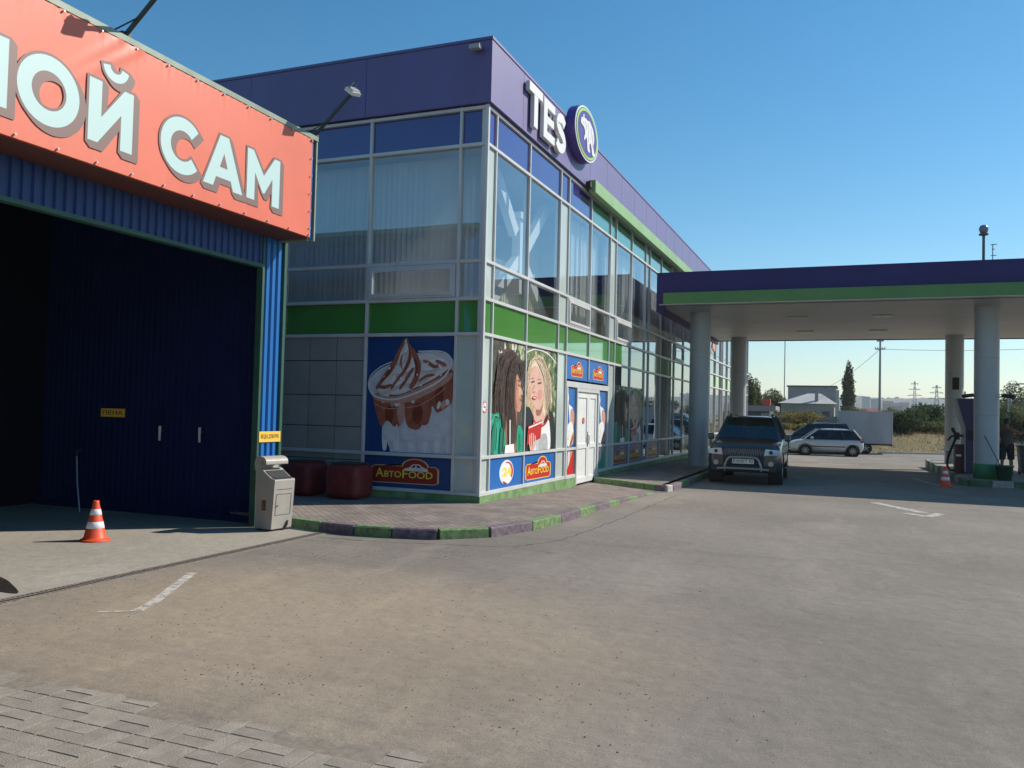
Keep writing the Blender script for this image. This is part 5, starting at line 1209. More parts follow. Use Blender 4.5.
dk = car('parked_car', 'dark blue people carrier between the silver hatchback and the white cargo box', (-1.85,52.7,-.35), R(184), 4.3, 1.78,
    [(2.12,.32,.80,.66),(2.05,.26,.92,.80),(1.7,.25,1.02,.87),(1.3,.25,1.10,.89),(.9,.25,1.14,.89),(0,.25,1.16,.89),(-1.2,.26,1.16,.89),(-1.9,.30,1.14,.86),(-2.08,.38,1.05,.80)],
    (1.35,.42,-1.60,-1.95,1.14,1.80,.83,.68), mat('dark_blue_paint', (.014,.022,.045), .3, coat=.6), (1.35,-1.3), .33, .21, None)

# box truck behind the hatchback, facing left
tr = thing('box_truck', 'box truck with a dusty white cargo box behind the parked cars', 'truck', (-.48,55.5,-.35), R(181))
M_box = mat('box_white', (.44,.45,.46), .6, var=.10, scale=1.2, stretch=(1,1,.4)); P_cab = mat('cab_grey', (.20,.22,.24), .4, coat=.3)
m = MB(); m.box(-2.80,.20,-1.03,1.03,.62,2.56); bx_ = m.build('cargo_box', M_box, tr, local=True, bevel=.02)
m = MB()
for z in (.64,2.52): m.box(-2.77,.22,-1.045,1.045,z,z+.035)
for x in (-2.76,.18): m.box(x-.0,x+.03,-1.048,1.048,.68,2.51)
for i in range(4): m.box(-2.2+i*.6,-2.19+i*.6,-1.034,1.034,.68,2.50)
m.build('box_edging', mat('box_edge', (.36,.37,.38), .5), bx_, local=True)
m = MB(); m.box(-2.7,2.2,-.40,.40,.52,.70); m.box(-2.6,.5,-.95,.95,.70,.79); m.build('chassis', M_blk, tr, local=True)
m = MB(); K = []
cabp = [(.28,.42),(2.42,.42),(2.46,.70),(2.40,1.10),(1.85,1.32),(1.20,2.08),(1.0,2.18),(.28,2.20)]
m.prism([(x,-.92,z) for x,z in cabp],(0,1.84,0)); cab = m.build('cab', P_cab, tr, local=True, bevel=.05, seg=3)
m = MB()
for s in (1,-1): m.prism([(x,s*.925 if s > 0 else -.93,z) for x,z in ((.62,1.35),(1.75,1.35),(1.18,1.98),(.62,2.0))],(0,.006,0))
m.prism([(1.83,-.78,1.36),(1.83,.78,1.36),(1.26,.72,2.02),(1.26,-.72,2.02)],(.012,0,.014)); m.build('cab_window', mat('window_dark', (.05,.07,.09), .08, spec=.9), cab, local=True)
for s in (1,-1):
    m = MB(); m.box(2.38,2.48,s*.62,s*.84,.72,.90); m.build('headlight', M_hl, tr, local=True)
    m = MB(); m.box(1.75,1.87,s*.96,s*1.12,1.10,1.36); m.build('wing_mirror', M_blk, tr, local=True)
    wheel(tr, 1.75, s*.80, .34, .2); wheel(tr, -1.35, s*.82, .34, .30)
m = MB(); m.box(-2.8,-2.72,-.95,.95,.50,.60); m.box(-2.82,-2.79,-.9,-.6,.62,.74); m.build('rear_bumper', M_blk, tr, local=True)

# ================================================================== person at the pump
def skin_body(name, m, t, joints, edges, root, sub=2):
    me = bpy.data.meshes.new(name); names = list(joints); me.from_pydata([joints[k][0] for k in names], [(names.index(a),names.index(b_)) for a,b_ in edges], [])
    o = bpy.data.objects.new(name, me); COL.objects.link(o); me.materials.append(m)
    o.modifiers.new('skin','SKIN'); 
    if not me.skin_vertices: 
        bpy.context.view_layer.objects.active = o
    lay = me.skin_vertices[0] if me.skin_vertices else None
    for i, k in enumerate(names):
        lay.data[i].radius = (joints[k][1], joints[k][2] if len(joints[k]) > 2 else joints[k][1]); lay.data[i].use_root = (k == root)
    s = o.modifiers.new('sub','SUBSURF'); s.levels = sub; s.render_levels = sub; o.modifiers['skin'].use_smooth_shade = True
    o.parent = t; return o
def person(name, label, loc, rz, skin, top, trousers, hair, rarm, larm, sc=1.):
    t = thing(name, label, 'person', loc, rz); t.scale = (sc,)*3
    J = {'pel':((0,0,.93),.145,.11),'wai':((0,0,1.08),.125,.095),'che':((0,.01,1.28),.155,.105),'sho':((0,.0,1.42),.11,.08),'nec':((0,.01,1.50),.055),'hd0':((0,.015,1.57),.07,.08),'hd1':((0,.02,1.67),.082,.095),'hd2':((0,.01,1.745),.05,.06)}
    E = [('pel','wai'),('wai','che'),('che','sho'),('sho','nec'),('nec','hd0'),('hd0','hd1'),('hd1','hd2')]
    for s, nm, arm in ((1,'r',rarm),(-1,'l',larm)):
        J['s'+nm] = ((s*.185,0,1.41),.052); E.append(('sho','s'+nm)); prev = 's'+nm
        for k, (p, r_) in enumerate(zip(arm, (.043,.030))): J[nm+str(k)] = (p, r_); E.append((prev, nm+str(k))); prev = nm+str(k)
        d = (Vector(arm[1])-Vector(arm[0])).normalized(); w0 = Vector(arm[1]); J[nm+'p'] = (tuple(w0+d*.07),.030,.018); E.append((prev,nm+'p'))
        sd_ = d.cross(Vector((0,1,0))).normalized()
        for q in range(4):
            a = w0+d*.085+sd_*(q-1.5)*.020; b_ = a+d*(.060+.012*(q in (1,2)))+Vector((0,.02,-.012)); J[f'{nm}f{q}'] = (tuple(a+d*.02),.010); J[f'{nm}g{q}'] = (tuple(b_),.008); E += [(nm+'p',f'{nm}f{q}'),(f'{nm}f{q}',f'{nm}g{q}')]
        th = w0+d*.03+sd_*.05; J[nm+'t'] = (tuple(th+d*.02),.011); E.append((prev,nm+'t'))
        J['h'+nm] = ((s*.095,0,.88),.095); J['k'+nm] = ((s*.12,.03,.49),.060); J['a'+nm] = ((s*.13,-.01,.09),.038); J['f'+nm] = ((s*.14,.10,.045),.040,.034); J['z'+nm] = ((s*.145,.17,.035),.032,.026)
        E += [('pel','h'+nm),('h'+nm,'k'+nm),('k'+nm,'a'+nm),('a'+nm,'f'+nm),('f'+nm,'z'+nm)]
    skin_body('body', skin, t, J, E, 'pel')
    m = MB(); n = 24; vs = []
    for z, rx, ry in ((.90,.185,.135),(1.0,.175,.13),(1.12,.160,.122),(1.28,.195,.135),(1.38,.19,.125),(1.455,.10,.085)):
        for i in range(n): a = 2*math.pi*i/n; vs.append((rx*math.cos(a)*(1+.03*math.sin(a*5+z*9)), ry*math.sin(a)*(1+.03*math.cos(a*4+z*7))+.005, z+.006*math.sin(a*3)))
    m.add(vs, [(j*n+i,j*n+(i+1)%n,(j+1)*n+(i+1)%n,(j+1)*n+i) for j in range(5) for i in range(n)], 0, True); m.build('vest', top, t, local=True)
    m = MB()
    for s in (1,-1):
        m.tube([(s*.085,0,.97),(s*.10,0,.85),(s*.115,.02,.65),(s*.125,.03,.47)],[.125,.12,.105,.098],n=16)
    m.build('shorts', trousers, t, local=True)
    m = MB()
    for s in (1,-1): m.box(s*.14-.048,s*.14+.048,-.07,.20,.0,.075)
    m.build('shoes', M_dark, t, local=True, bevel=.025, seg=2)
    m = MB(); vs = []; rh = random.Random(4)
    for j in range(8):
        th = j/7*math.pi*.62
        for i in range(n): a = 2*math.pi*i/n; rr_ = 1+.03*rh.random(); vs.append((.098*math.sin(th)*math.cos(a)*rr_, .0+.112*math.sin(th)*math.sin(a)*rr_-.012, 1.665+.128*math.cos(th)*rr_))
    m.add(vs, [(j*n+i,j*n+(i+1)%n,(j+1)*n+(i+1)%n,(j+1)*n+i) for j in range(7) for i in range(n)], 0, True); m.build('hair', hair, t, local=True)
    m = MB()
    m.lathe([(0,-.03),(.012,-.02),(.016,0),(0,.012)],(0,.125,1.645),n=8); m.build('nose', skin, t, local=True)
    m = MB()
    for s in (1,-1): m.lathe([(0,-.009),(.010,0),(0,.009)],(s*.033,.108,1.675),n=8)
    m.build('eyes', M_dark, t, local=True)
    return t
P_skin = mat('skin', (.27,.13,.085), .6)
person('person', 'person in dark vest and shorts seen from behind by the pump', (4.42,29.3,.15), R(-12), P_skin, mat('vest_dark', (.085,.075,.075), .85, var=.15), mat('shorts_dark', (.02,.025,.035), .85, var=.2), C_hair,
       [(.33,.14,1.34),(.62,.20,1.36)], [(-.24,-.02,1.16),(-.20,.14,.98)], .95)
t = thing('wheeled_bin', 'dark waist-high plastic bin cut off by the right edge of the picture', 'bin', (5.02,29.4,.15))
m = MB(); m.prism([(4.80,29.15,.2),(5.24,29.15,.2),(5.30,29.15,.98),(4.74,29.15,.98)],(0,.5,0)); m.build('bin_body', mat('bin_dark', (.02,.025,.035), .5), t, bevel=.02)
m = MB(); m.box(4.71,5.33,29.1,29.7,.985,1.05); m.build('lid', mat('bin_lid', (.05,.055,.06), .5), t, bevel=.02)
m = MB(); m.cyl((4.8,29.7,.24),(4.86,29.7,.24),.09,n=16); m.cyl((5.18,29.7,.24),(5.24,29.7,.24),.09,n=16); m.build('castors', M_tyre, t)

# ================================================================== BACKGROUND
def at(px, py, Y):
    d = fw*FPX + r2*(px-512) - u2*(py-384); return Vector((0,0,EYE))+d*(Y/d.y)
def leafmat(name, col, isl=.4, tr_=.45):
    m = bpy.data.materials.new(name); m.use_nodes = True; n = m.node_tree.nodes; l = m.node_tree.links; n.remove(n['Principled BSDF'])
    g_ = n.new('ShaderNodeNewGeometry'); mr = n.new('ShaderNodeMapRange'); mr.inputs[3].default_value = 1-isl; mr.inputs[4].default_value = 1+isl; l.new(g_.outputs['Random Per Island'], mr.inputs[0])
    tc = n.new('ShaderNodeTexCoord'); t = n.new('ShaderNodeTexNoise'); t.inputs['Scale'].default_value = .7; l.new(tc.outputs['Object'], t.inputs[0])
    rp = n.new('ShaderNodeValToRGB'); rp.color_ramp.elements[0].position = .35; rp.color_ramp.elements[1].position = .65
    rp.color_ramp.elements[0].color = (*[v*.75 for v in col],1); rp.color_ramp.elements[1].color = (col[0]*1.3,col[1]*1.2,col[2]*1.1,1); l.new(t.outputs['Fac'], rp.inputs[0])
    mx = n.new('ShaderNodeMix'); mx.data_type = 'RGBA'; mx.blend_type = 'MULTIPLY'; mx.inputs[0].default_value = 1; l.new(rp.outputs[0], mx.inputs[6]); l.new(mr.outputs[0], mx.inputs[7])
    d = n.new('ShaderNodeBsdfDiffuse'); tl = n.new('ShaderNodeBsdfTranslucent'); l.new(mx.outputs[2], d.inputs[0]); l.new(mx.outputs[2], tl.inputs[0])
    ms = n.new('ShaderNodeMixShader'); ms.inputs[0].default_value = tr_; l.new(d.outputs[0], ms.inputs[1]); l.new(tl.outputs[0], ms.inputs[2]); l.new(ms.outputs[0], n['Material Output'].inputs[0]); return m
M_leafA = leafmat('leaf_mid', (.115,.135,.060)); M_leafB = leafmat('leaf_dark', (.070,.095,.045))
M_leafC = leafmat('leaf_yellowish', (.20,.175,.075)); M_leafP = leafmat('leaf_poplar', (.115,.130,.065))
M_bark = mat('bark', (.09,.07,.05), .9, var=.3, scale=6)
ZB = -.35
def leafy(name, label, cat, base, clumps, nleaf, size, lm, trunk=None, group=None, sd_=1):
    t = thing(name, label, cat, base, group=group); rq = random.Random(sd_); m = MB(); B = Vector(base)
    tot = sum(c[3]*c[4]*c[5] for c in clumps)**1.0
    for cx_,cy_,cz_,rx,ry,rz_ in clumps:
        k = max(20, int(nleaf*(rx*ry*rz_)/tot))
        for i in range(k):
            while True:
                u = Vector((rq.uniform(-1,1),rq.uniform(-1,1),rq.uniform(-1,1)))
                if .1 < u.length < 1: break
            u = u.normalized()*(u.length**.45)*rq.uniform(.82,1.12)
            p = B+Vector((cx_+u.x*rx, cy_+u.y*ry, max(.05,cz_+u.z*rz_)))
            a = Vector((rq.gauss(0,1),rq.gauss(0,1),rq.gauss(0,1))).normalized(); b_ = a.cross(Vector((rq.gauss(0,1),rq.gauss(0,1),rq.gauss(0,1)))).normalized(); s = size*rq.uniform(.5,1.4)
            m.poly([p-a*s-b_*s*.4, p+a*s*.2-b_*s*.7, p+a*s+b_*s*.1, p+b_*s*.7])
    m.build('crown', lm, t)
    if trunk:
        h, r_ = trunk; mb = MB(); mb.tube([B, B+Vector((.1*h*.1,0,h*.5)), B+Vector((0,.05,h))], [r_,r_*.75,r_*.3], n=8)
        for k in range(5): a = k*1.3; mb.tube([B+Vector((0,0,h*(.45+.1*k))), B+Vector((math.cos(a)*h*.14,math.sin(a)*h*.14,h*(.62+.1*k)))], [r_*.35,r_*.12], n=6)
        mb.build('trunk', M_bark, t)
    return t
def bush(label, px, Y, h, w_, lm, sd_, cat='bush', name='bush', group='bushes along the verge', n=4200, size=None):
    b0 = at(px, 430, Y); rq = random.Random(sd_); cl = []; zb_ = zv(b0.x, Y)-.05; h = h-zb_-.1
    for k in range(7): cl.append((rq.uniform(-w_*.36,w_*.36), rq.uniform(-.8,.8), h*rq.uniform(.25,.62), w_*rq.uniform(.16,.27), .9, h*rq.uniform(.25,.40)))
    return leafy(name, label, cat, (b0.x,Y,zb_), cl, n, size or .055+h*.010, lm, (h*.5,.05), group, sd_)
# verge: dry grass strip rising to a low bank
def smooth(t): t = max(0,min(1,t)); return t*t*(3-2*t)
def y0v(x): return 56.3+max(0,(x-1.5))*.49 if x < 10.8 else 61.0+(x-10.8)*.05
def zv(x, y): return -.36+1.15*smooth((y-y0v(x))/9)*smooth((x+14)/8)*smooth((86-y)/10)
g = MB(); vs = [(x, y0v(x)-.3+(100-y0v(x))*k/30, 0) for x in range(-30,61) for k in range(31)]
vs = [(x,y,zv(x,y)+.004) for x,y,_ in vs]
g.add(vs, [(i*31+k,(i+1)*31+k,(i+1)*31+k+1,i*31+k+1) for i in range(90) for k in range(30)], 0, True); struct(g.build('verge', M_grassg))
g = MB(); rq = random.Random(9)
for i in range(30000):
    x = rq.uniform(-26,34); y0_ = 56.4+max(0,(x-1.5))*.49 if x < 10.8 else 61.2+(x-10.8)*.05
    y = y0_+rq.random()**.8*16
    h = rq.uniform(.10,.30); a = rq.uniform(0,3.14); w_ = rq.uniform(.015,.04); dx, dy = math.cos(a)*w_, math.sin(a)*w_; lx, ly = rq.gauss(0,.12), rq.gauss(0,.12)
    gz = zv(x,y); g.poly([(x-dx,y-dy,gz-.02),(x+dx,y+dy,gz-.02),(x+lx,y+ly,gz+h)])
tag(g.build('dry_grass', leafmat('dry_grass', (.33,.26,.15), .18)), 'dry yellow grass on the verge behind the forecourt', 'grass', kind='stuff')
g = MB(); g.box(1.6,10.5,0,.15,-.37,-.24); 
for i,v in enumerate(g.v): g.v[i] = (v[0], 56.1+(v[0]-1.6)*.50+v[1], v[2])
struct(g.build('kerb', M_kl))

bl = [
 ('yellowish shrub in front of the white roofed house, the larger one', 808, 70, 2.6, 5.5, M_leafC, 11),
 ('low yellowish shrub between the dark off-roader and the hatchback', 790, 66, 1.5, 3.6, M_leafC, 12),
 ('dark green bush just right of the cargo box', 899, 66, 2.9, 4.2, M_leafB, 13),
 ('rounded green bush in the gap between cargo box and far column', 916, 70, 2.1, 5.2, M_leafA, 14),
 ('dark taller bush touching the left of the far right column', 941, 74, 3.5, 4.0, M_leafB, 15),
 ('low green bush in front of the far right column', 930, 68, 1.9, 5.0, M_leafA, 16),
 ('green bush between the two right hand columns', 968, 72, 2.6, 5.0, M_leafA, 17),
 ('dark bush right of the near right column behind the person', 1004, 68, 2.9, 4.6, M_leafB, 18),
 ('green bush cut by the right edge of the picture', 1026, 68, 3.2, 4.6, M_leafA, 19),
 ('small bush half hidden by the top of the cargo box', 887, 90, 3.6, 4.0, M_leafA, 20)]
for lb, px, Y, h, w_, lm, sd_ in bl: bush(lb, px, Y, h, w_, lm, sd_)
def tree(name, label, px, Y, h, w_, lm, sd_, tall=False):
    b0 = at(px, 425, Y); rq = random.Random(sd_); cl = []
    if tall:
        for k in range(16): f = k/15; cl.append((rq.uniform(-.12,.12),0,h*(.10+.84*f), w_*.5*(1-.6*f**5)*rq.uniform(.85,1.15)*(.75 if k == 0 else 1),w_*.45*(1-.6*f**4),h*.085))
    else:
        for k in range(10): a = rq.uniform(0,6.28); q = rq.uniform(0,.34)*w_; cl.append((math.cos(a)*q,math.sin(a)*q,h*rq.uniform(.38,.82),w_*rq.uniform(.15,.25),w_*.2,h*rq.uniform(.10,.19)))
    return leafy(name, label, 'tree', (b0.x,Y,ZB), cl, 6500, h*.013, lm, (h*.85,h*.018), None, sd_)
tree('poplar_tree', 'tall narrow poplar standing right of the grey houses', 848, 150, 11.6, 2.1, M_leafP, 31, True)
tree('broadleaf_tree', 'dark rounded tree left of the grey houses under the thin mast', 772, 112, 6.6, 5.0, M_leafB, 32)
tree('broadleaf_tree', 'lower dark tree directly behind the flat roofed kiosk', 764, 104, 5.4, 3.6, M_leafB, 33)
tree('conifer_tree', 'slim dark tree beside the far end of the shop, the taller one', 749, 92, 6.6, 1.6, M_leafA, 34, True)
tree('conifer_tree', 'slim dark tree second from the far end of the shop', 756, 94, 6.2, 1.5, M_leafA, 35, True)
tree('broadleaf_tree', 'small dark tree at the foot of the tall poplar', 855, 140, 4.4, 5.5, M_leafB, 36)
tree('broadleaf_tree', 'pointed tree rising above the bushes at the right edge of the picture', 1014, 95, 6.2, 3.2, M_leafA, 37, True)
tree('broadleaf_tree', 'round tree behind the person between column and picture edge', 1006, 84, 4.6, 4.4, M_leafA, 38)
tree('broadleaf_tree', 'dark tree behind the bushes left of the far right column', 940, 100, 4.3, 4.0, M_leafB, 39)

# houses beyond the forecourt
M_gw = mat('grey_render', (.30,.285,.27), .85, var=.12, scale=.8); M_gr2 = mat('grey_block', (.33,.31,.31), .85, var=.08, scale=.5, stretch=(.3,1,3)); M_wr = mat('pale_roof', (.48,.46,.42), .6, var=.08, scale=.6)
M_wd = mat('far_window', (.05,.06,.08), .2)
def P2(px, py, Y): p = at(px, py, Y); return p
h1 = thing('grey_house', 'low grey house with a pale hipped roof behind the yellowish shrub', 'house', (P2(805,430,110).x,110,0))
a, b_ = P2(780,400,110), P2(835,405,110); zt_ = 3.55
m = MB(); m.box(a.x+.1,b_.x-.1,110,118,-.4,zt_); m.build('wall', M_gw, h1)
m = MB(); xm = P2(813,395,110).x; m.add([(a.x-.3,109.6,zt_),(b_.x+.3,109.6,zt_-.02),(b_.x+.3,118.4,zt_),(a.x-.3,118.4,zt_),(xm-.8,114,zt_+1.35),(xm+.8,114,zt_+1.35)], [(0,1,5,4),(1,2,5),(2,3,4,5),(3,0,4),(3,2,1,0)]); m.build('roof', M_wr, h1)
m = MB(); m.box(xm+.2,xm+.6,110.6,111,zt_,zt_+1.6); m.build('chimney', M_gw, h1)
for x in (a.x+1.2,a.x+3.4,b_.x-1.5): m = MB(); m.box(x,x+.9,109.96,109.999,1.5,2.6); m.build('window', M_wd, h1)
h2 = thing('grey_building', 'plain tall grey blockwork building behind the hipped roof house', 'building', (P2(812,430,150).x,150,0))
a, b_ = P2(788,386,150), P2(836,387,150); m = MB(); m.box(a.x,b_.x,150,160,-.4,a.z-.1); m.build('wall', M_gr2, h2)
m = MB(); m.box(a.x-.2,b_.x+.2,149.8,160.2,a.z-.1,a.z+.12); m.build('roof_edge', mat('roof_edge_dark', (.09,.09,.10), .7), h2)
m = MB(); m.box(b_.x-.02,b_.x+.5,149.7,149.9,-.4,a.z-.6); m.build('corner_post', M_wr, h2)
for k in range(2): m = MB(); m.box(a.x+2.2+k*2.6,a.x+2.9+k*2.6,149.96,149.999,a.z-3.2,a.z-2.2); m.build('window', M_wd, h2)
kk = thing('kiosk', 'low flat roofed grey kiosk with a small red box on its roof', 'kiosk', (P2(762,430,80).x,80,0))
a, b_ = P2(746,407,80), P2(776,407,80); m = MB(); m.box(a.x,b_.x-.2,80,84,-.4,2.25); m.build('wall', mat('kiosk_dark', (.07,.08,.08), .8, var=.2, scale=1), kk)
m = MB(); m.box(a.x-.2,b_.x,79.7,84.2,2.25,2.75); m.build('roof', mat('kiosk_roof', (.27,.24,.26), .7), kk)
m = MB(); m.box(b_.x-.55,b_.x-.2,79.75,79.95,.9,2.24); m.build('white_post', M_steel, kk); m = MB(); m.box(b_.x-1.3,b_.x-.6,79.96,79.999,1.0,2.1); m.build('shutter', M_gw, kk)
m = MB(); x = P2(767,400,80).x; m.box(x-.45,x+.25,80.5,81,2.76,3.42); m.build('red_box', mat('red_sign', (.55,.06,.03), .5), kk)
fe = thing('fence', 'dark blue fence panels in front of the hipped roof house', 'fence', (P2(790,430,96).x,96,0))
m = MB(); a, b_ = P2(776,418,96), P2(812,418,96); corr(m,(a.x,96,0),(1,0,0),(0,-1,0),b_.x-a.x,-.4,1.75,pitch=.3,dep=.04); m.build('panel', mat('fence_blue', (.03,.055,.12), .6), fe)
m = MB()
for k in range(5): x = a.x+(b_.x-a.x)*k/4; m.box(x-.04,x+.04,96.01,96.09,-.4,1.85)
m.build('posts', M_dark, fe)
t = thing('skip', 'small orange container glimpsed over the yellowish shrubs', 'container', (P2(797,419,90).x,90,0)); x = P2(796.5,419,90).x
m = MB(); m.prism([(x-.4,90,-.36),(x+.4,90,-.36),(x+.5,90,1.85),(x-.5,90,1.85)],(0,1,0)); m.build('body', mat('skip_orange', (.42,.16,.08), .7), t); m = MB(); m.box(x-.54,x+.54,89.96,91.04,1.8,1.87); m.build('rim', mat('skip_rim', (.3,.1,.06), .6), t)
# stuff right of the poplar
sb = thing('low_building', 'long low pale building with a red roof glimpsed above the cargo box', 'building', (P2(875,430,170).x,170,0))
a, b_ = P2(862,408,170), P2(884,408,170); m = MB(); m.box(a.x,b_.x,170,178,-.4,3.0); m.build('wall', M_wr, sb); m = MB(); m.add([(a.x-.3,169.7,3.0),(b_.x+.3,169.7,3.0),(b_.x+.3,178.3,3.0),(a.x-.3,178.3,3.0),(a.x,174,3.9),(b_.x,174,3.9)],[(0,1,5,4),(1,2,5),(2,3,4,5),(3,0,4)]); m.build('roof', mat('red_roof', (.20,.05,.04), .8), sb)

# poles, wires and masts
M_pole = mat('pole_concrete', (.33,.34,.33), .8, var=.1, scale=1)
def mast(name, label, cat, px, ytop, Y, r_, arms=(), thick_top=.6):
    b0 = at(px, 420, Y); tp = at(px, ytop, Y)
    t = thing(name, label, cat, (b0.x,Y,0)); m = MB(); m.cyl((b0.x,Y,ZB),(b0.x,Y,tp.z),r_,r_*thick_top,n=10); m.build('pole', M_pole, t)
    for dz, wl in arms:
        m = MB(); m.bar((b0.x-wl,Y,tp.z-dz),(b0.x+wl,Y,tp.z-dz),.10,.12)
        for s in (-1,-.5,.5,1): m.cyl((b0.x+s*wl*.95,Y,tp.z-dz),(b0.x+s*wl*.95,Y,tp.z-dz+.22),.05,.03,n=8)
        m.build('crossarm', M_pole, t)
    return t, Vector((b0.x,Y,tp.z))
_, q1 = mast('power_pole', 'concrete power pole with a short crossarm behind the cargo box', 'pole', 879.5, 340, 90, .15, ((.9,.45),(.1,.3)))
_, q2 = mast('thin_mast', 'very thin tall mast above the dark rounded tree', 'mast', 784, 337, 200, .13, (), .8)
def wire(label, a, b_, sag, r_=.02):
    a, b_ = Vector(a), Vector(b_); m = MB(); m.tube([a.lerp(b_,k/24)-Vector((0,0,sag*4*(k/24)*(1-k/24))) for k in range(25)], r_, n=5)
    tag(m.build('overhead_wire', M_dark, None), label, 'wire', 'overhead wires')
e1 = at(1100,345,95); wire('overhead wire running right from the power pole', q1-Vector((0,0,.9)), e1, .3)
e2 = at(812,392,150); wire('overhead wire slanting down left from the power pole to the grey building', q1-Vector((0,0,.9)), e2, .8)
M_pyl = mat('pylon_steel', (.20,.21,.22), .7)
def pylon(label, px, ytop, Y, base_w):
    b0 = at(px, 410, Y); H_ = at(px, ytop, Y).z; x0 = b0.x; t = thing('power_pylon', label, 'pylon', (x0,Y,0), group='lattice pylons on the skyline'); m = MB(); seg = 9
    def wd(f): return base_w*(1-f)**1.3+.5
    for i in range(seg):
        f0, f1 = i/seg, (i+1)/seg
        for s in (-1,1):
            m.bar((x0+s*wd(f0)/2,Y,H_*f0),(x0+s*wd(f1)/2,Y,H_*f1),.28,.28); m.bar((x0+s*wd(f0)/2,Y,H_*f0),(x0-s*wd(f1)/2,Y,H_*f1),.16,.16)
    m.build('lattice', M_pyl, t)
    for f, wl in ((.66,4.0),(.80,3.2),(.93,2.2)):
        m = MB(); m.bar((x0-wl,Y,H_*f),(x0+wl,Y,H_*f),.25,.3); m.bar((x0-wl,Y,H_*f),(x0,Y,H_*f+1.0),.14,.14); m.bar((x0+wl,Y,H_*f),(x0,Y,H_*f+1.0),.14,.14); m.build('crossarm', M_pyl, t)
pylon('lattice pylon left of the far right column, the nearer the cargo box', 914.5, 381, 560, 3.2)
pylon('lattice pylon just left of the far right column', 936.5, 385, 480, 3.6)
# street lamp at right
lp = at(1008,425,70); tp = at(1008,384,70)
t = thing('street_lamp', 'curved street lamp right of the near right column', 'street lamp', (lp.x,70,0)); m = MB(); m.tube([(lp.x,70,ZB),(lp.x,70,tp.z-.6),(lp.x+.15,70,tp.z-.2),(lp.x+.5,70,tp.z),(lp.x+.8,70,tp.z+.02)],[.07,.05,.04,.035,.03]); m.build('post', M_pole, t)
m = MB(); m.box(lp.x+.75,lp.x+1.15,69.92,70.08,tp.z-.03,tp.z+.06); m.build('lamp_head', M_pole, t, bevel=.02)

# hills and the town on them
def ridge(name, Y, pts, m_, depth=500, sd_=1):
    rq = random.Random(sd_); xs = [at(p[0],p[1],Y).x for p in pts]; zs_ = [at(p[0],p[1],Y).z for p in pts]; vs = []; n = 160; x0, x1 = xs[0], xs[-1]
    def zz(x):
        for i in range(len(xs)-1):
            if xs[i] <= x <= xs[i+1]: f = (x-xs[i])/(xs[i+1]-xs[i]); f = f*f*(3-2*f); return zs_[i]*(1-f)+zs_[i+1]*f
        return zs_[-1]
    for i in range(n+1):
        x = x0+(x1-x0)*i/n; z = zz(x)
        for f, hz in ((0,0),(.25,.42),(.6,.80),(.85,.97),(1,1.0)): vs.append((x, Y-depth*(1-f), -1 if f == 0 else z*hz+rq.uniform(-1,1)*z*.02))
    m = MB(); m.add(vs, [(i*5+k,(i+1)*5+k,(i+1)*5+k+1,i*5+k+1) for i in range(n) for k in range(4)], 0, True); return struct(m.build(name, m_))
M_hill = mat('hill_scrub', (.05,.06,.035), .95, var=.4, scale=.02, col2=(.13,.12,.08))
ridge('hills', 2000, [(300,412),(600,404),(740,400),(800,401),(850,398),(858,395),(868,398),(885,399),(905,399),(925,398),(945,401),(965,403),(985,400),(1005,402),(1030,403),(1100,404),(1400,410)], M_hill, 700)
# tree line on the ridge (one far-off mass) and far houses
g = MB(); rq = random.Random(21)
for i in range(1500):
    px = rq.uniform(740,1040); f = rq.random(); Y = 2000-f*420
    base = 399+1.0*math.sin(px*.09)+f*11; p = at(px, base+rq.uniform(0,2), Y); s = rq.uniform(2.0,5.0)
    for k in range(3):
        a = rq.uniform(0,6.28); q = Vector((math.cos(a),math.sin(a)*.5,0)); c = p+Vector((rq.gauss(0,2),0,rq.uniform(0,1.5)))
        m_z = s*rq.uniform(.5,1.0); g.poly([c-q*s-Vector((0,0,3)), c+q*s-Vector((0,0,3)), c+q*s*.8+Vector((0,0,m_z*.6)), c+Vector((0,0,m_z)), c-q*s*.8+Vector((0,0,m_z*.5))])
tag(g.build('distant_woods', mat('far_tree', (.05,.065,.035), .9, island=.35)), 'dark distant tree belt along the hazy hills', 'trees', kind='stuff')
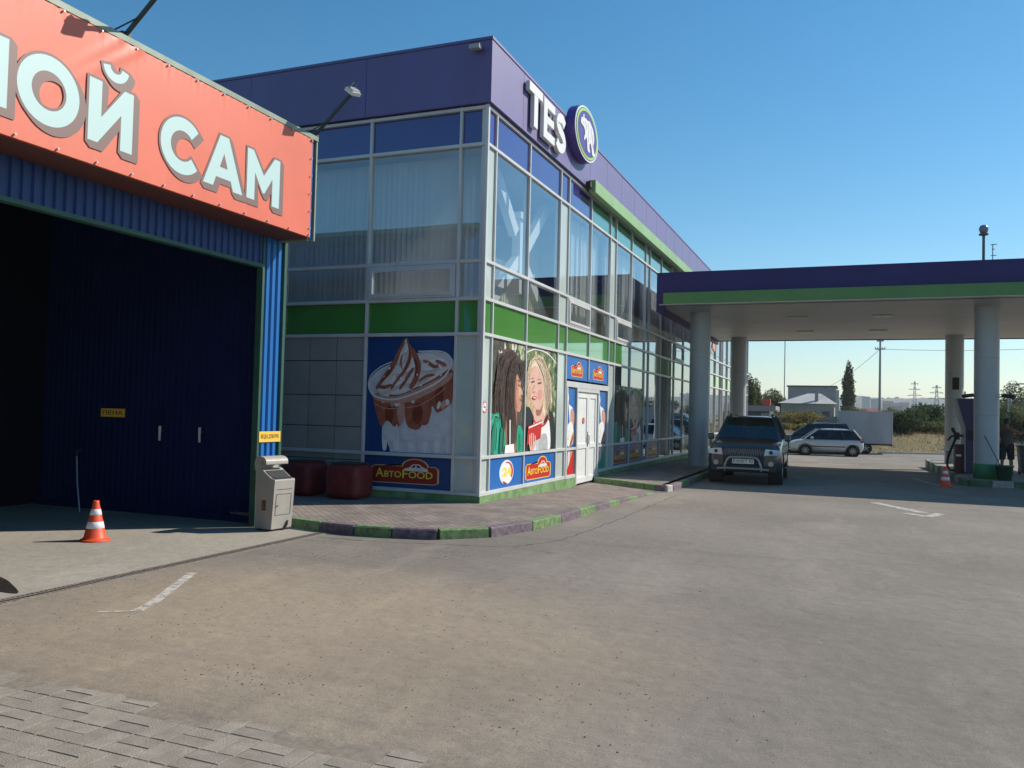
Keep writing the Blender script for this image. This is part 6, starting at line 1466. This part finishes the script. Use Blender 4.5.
# far town: separate little houses
M_h = [mat('far_wall_a', (.42,.41,.39), .8), mat('far_wall_b', (.33,.28,.25), .8), mat('far_wall_c', (.12,.17,.28), .7)]; M_hr = [mat('far_roof_a', (.24,.12,.10), .8), mat('far_roof_b', (.2,.2,.22), .8)]
def far_house(px, py, Y, w_, h, wi, ri, label):
    p = at(px, py, Y); t = thing('distant_house', label, 'house', (p.x,Y,0), group='distant town houses')
    m = MB(); m.box(p.x-w_/2,p.x+w_/2,Y,Y+w_*.7,-.4,p.z); m.build('wall', M_h[wi], t)
    m = MB(); zt = p.z; m.add([(p.x-w_/2-.3,Y-.3,zt),(p.x+w_/2+.3,Y-.3,zt),(p.x+w_/2+.3,Y+w_*.7,zt),(p.x-w_/2-.3,Y+w_*.7,zt),(p.x-w_/2,Y+w_*.35,zt+h*.4),(p.x+w_/2,Y+w_*.35,zt+h*.4)],[(0,1,5,4),(1,2,5),(2,3,4,5),(3,0,4),(3,2,1,0)]); m.build('roof', M_hr[ri], t)
for i,(px,py,Y,w_,h,wi,ri,lb) in enumerate([(909,412,600,9,5,2,1,'blue roofed shed in the distant town'),(920,411,620,6,5,0,1,'white distant house nearest the left pylon'),(925,408,700,5,6,1,0,'brownish distant house between the two pylons'),(916,407,760,7,6,0,1,'pale distant house just above the blue shed'),(897,406,700,8,6,1,1,'grey brown distant house above the dark bush'),(904,405,800,8,6,0,0,'distant red roofed house left of the left pylon'),(930,412,640,5,5,0,0,'small white distant house under the right pylon'),(876,402,900,9,8,0,1,'pale distant block right of the power pole'),(888,404,850,9,7,1,0,'distant red roofed house over the cargo box'),(968,410,700,9,6,0,0,'distant house between the two right hand columns'),(1018,406,800,10,7,0,1,'pale distant house at the right edge of the picture'),(866,399,1000,8,7,0,1,'distant white house on the hill beside the poplar')]):
    far_house(px,py,Y,w_,h,wi,ri,lb)

# ================================================================== HAZE
hm = bpy.data.materials.new('haze_air'); hm.use_nodes = True; nn = hm.node_tree.nodes; nn.remove(nn['Principled BSDF'])
pv = nn.new('ShaderNodeVolumePrincipled'); pv.inputs['Color'].default_value = (.86,.93,1,1); pv.inputs['Density'].default_value = .00026; pv.inputs['Anisotropy'].default_value = .3
hm.node_tree.links.new(pv.outputs[0], nn['Material Output'].inputs['Volume'])
g = MB(); g.box(-4050,4050,-650,6050,-3.5,75); tag(g.build('haze', hm), 'pale daylight haze over the far hills', 'haze', kind='stuff')
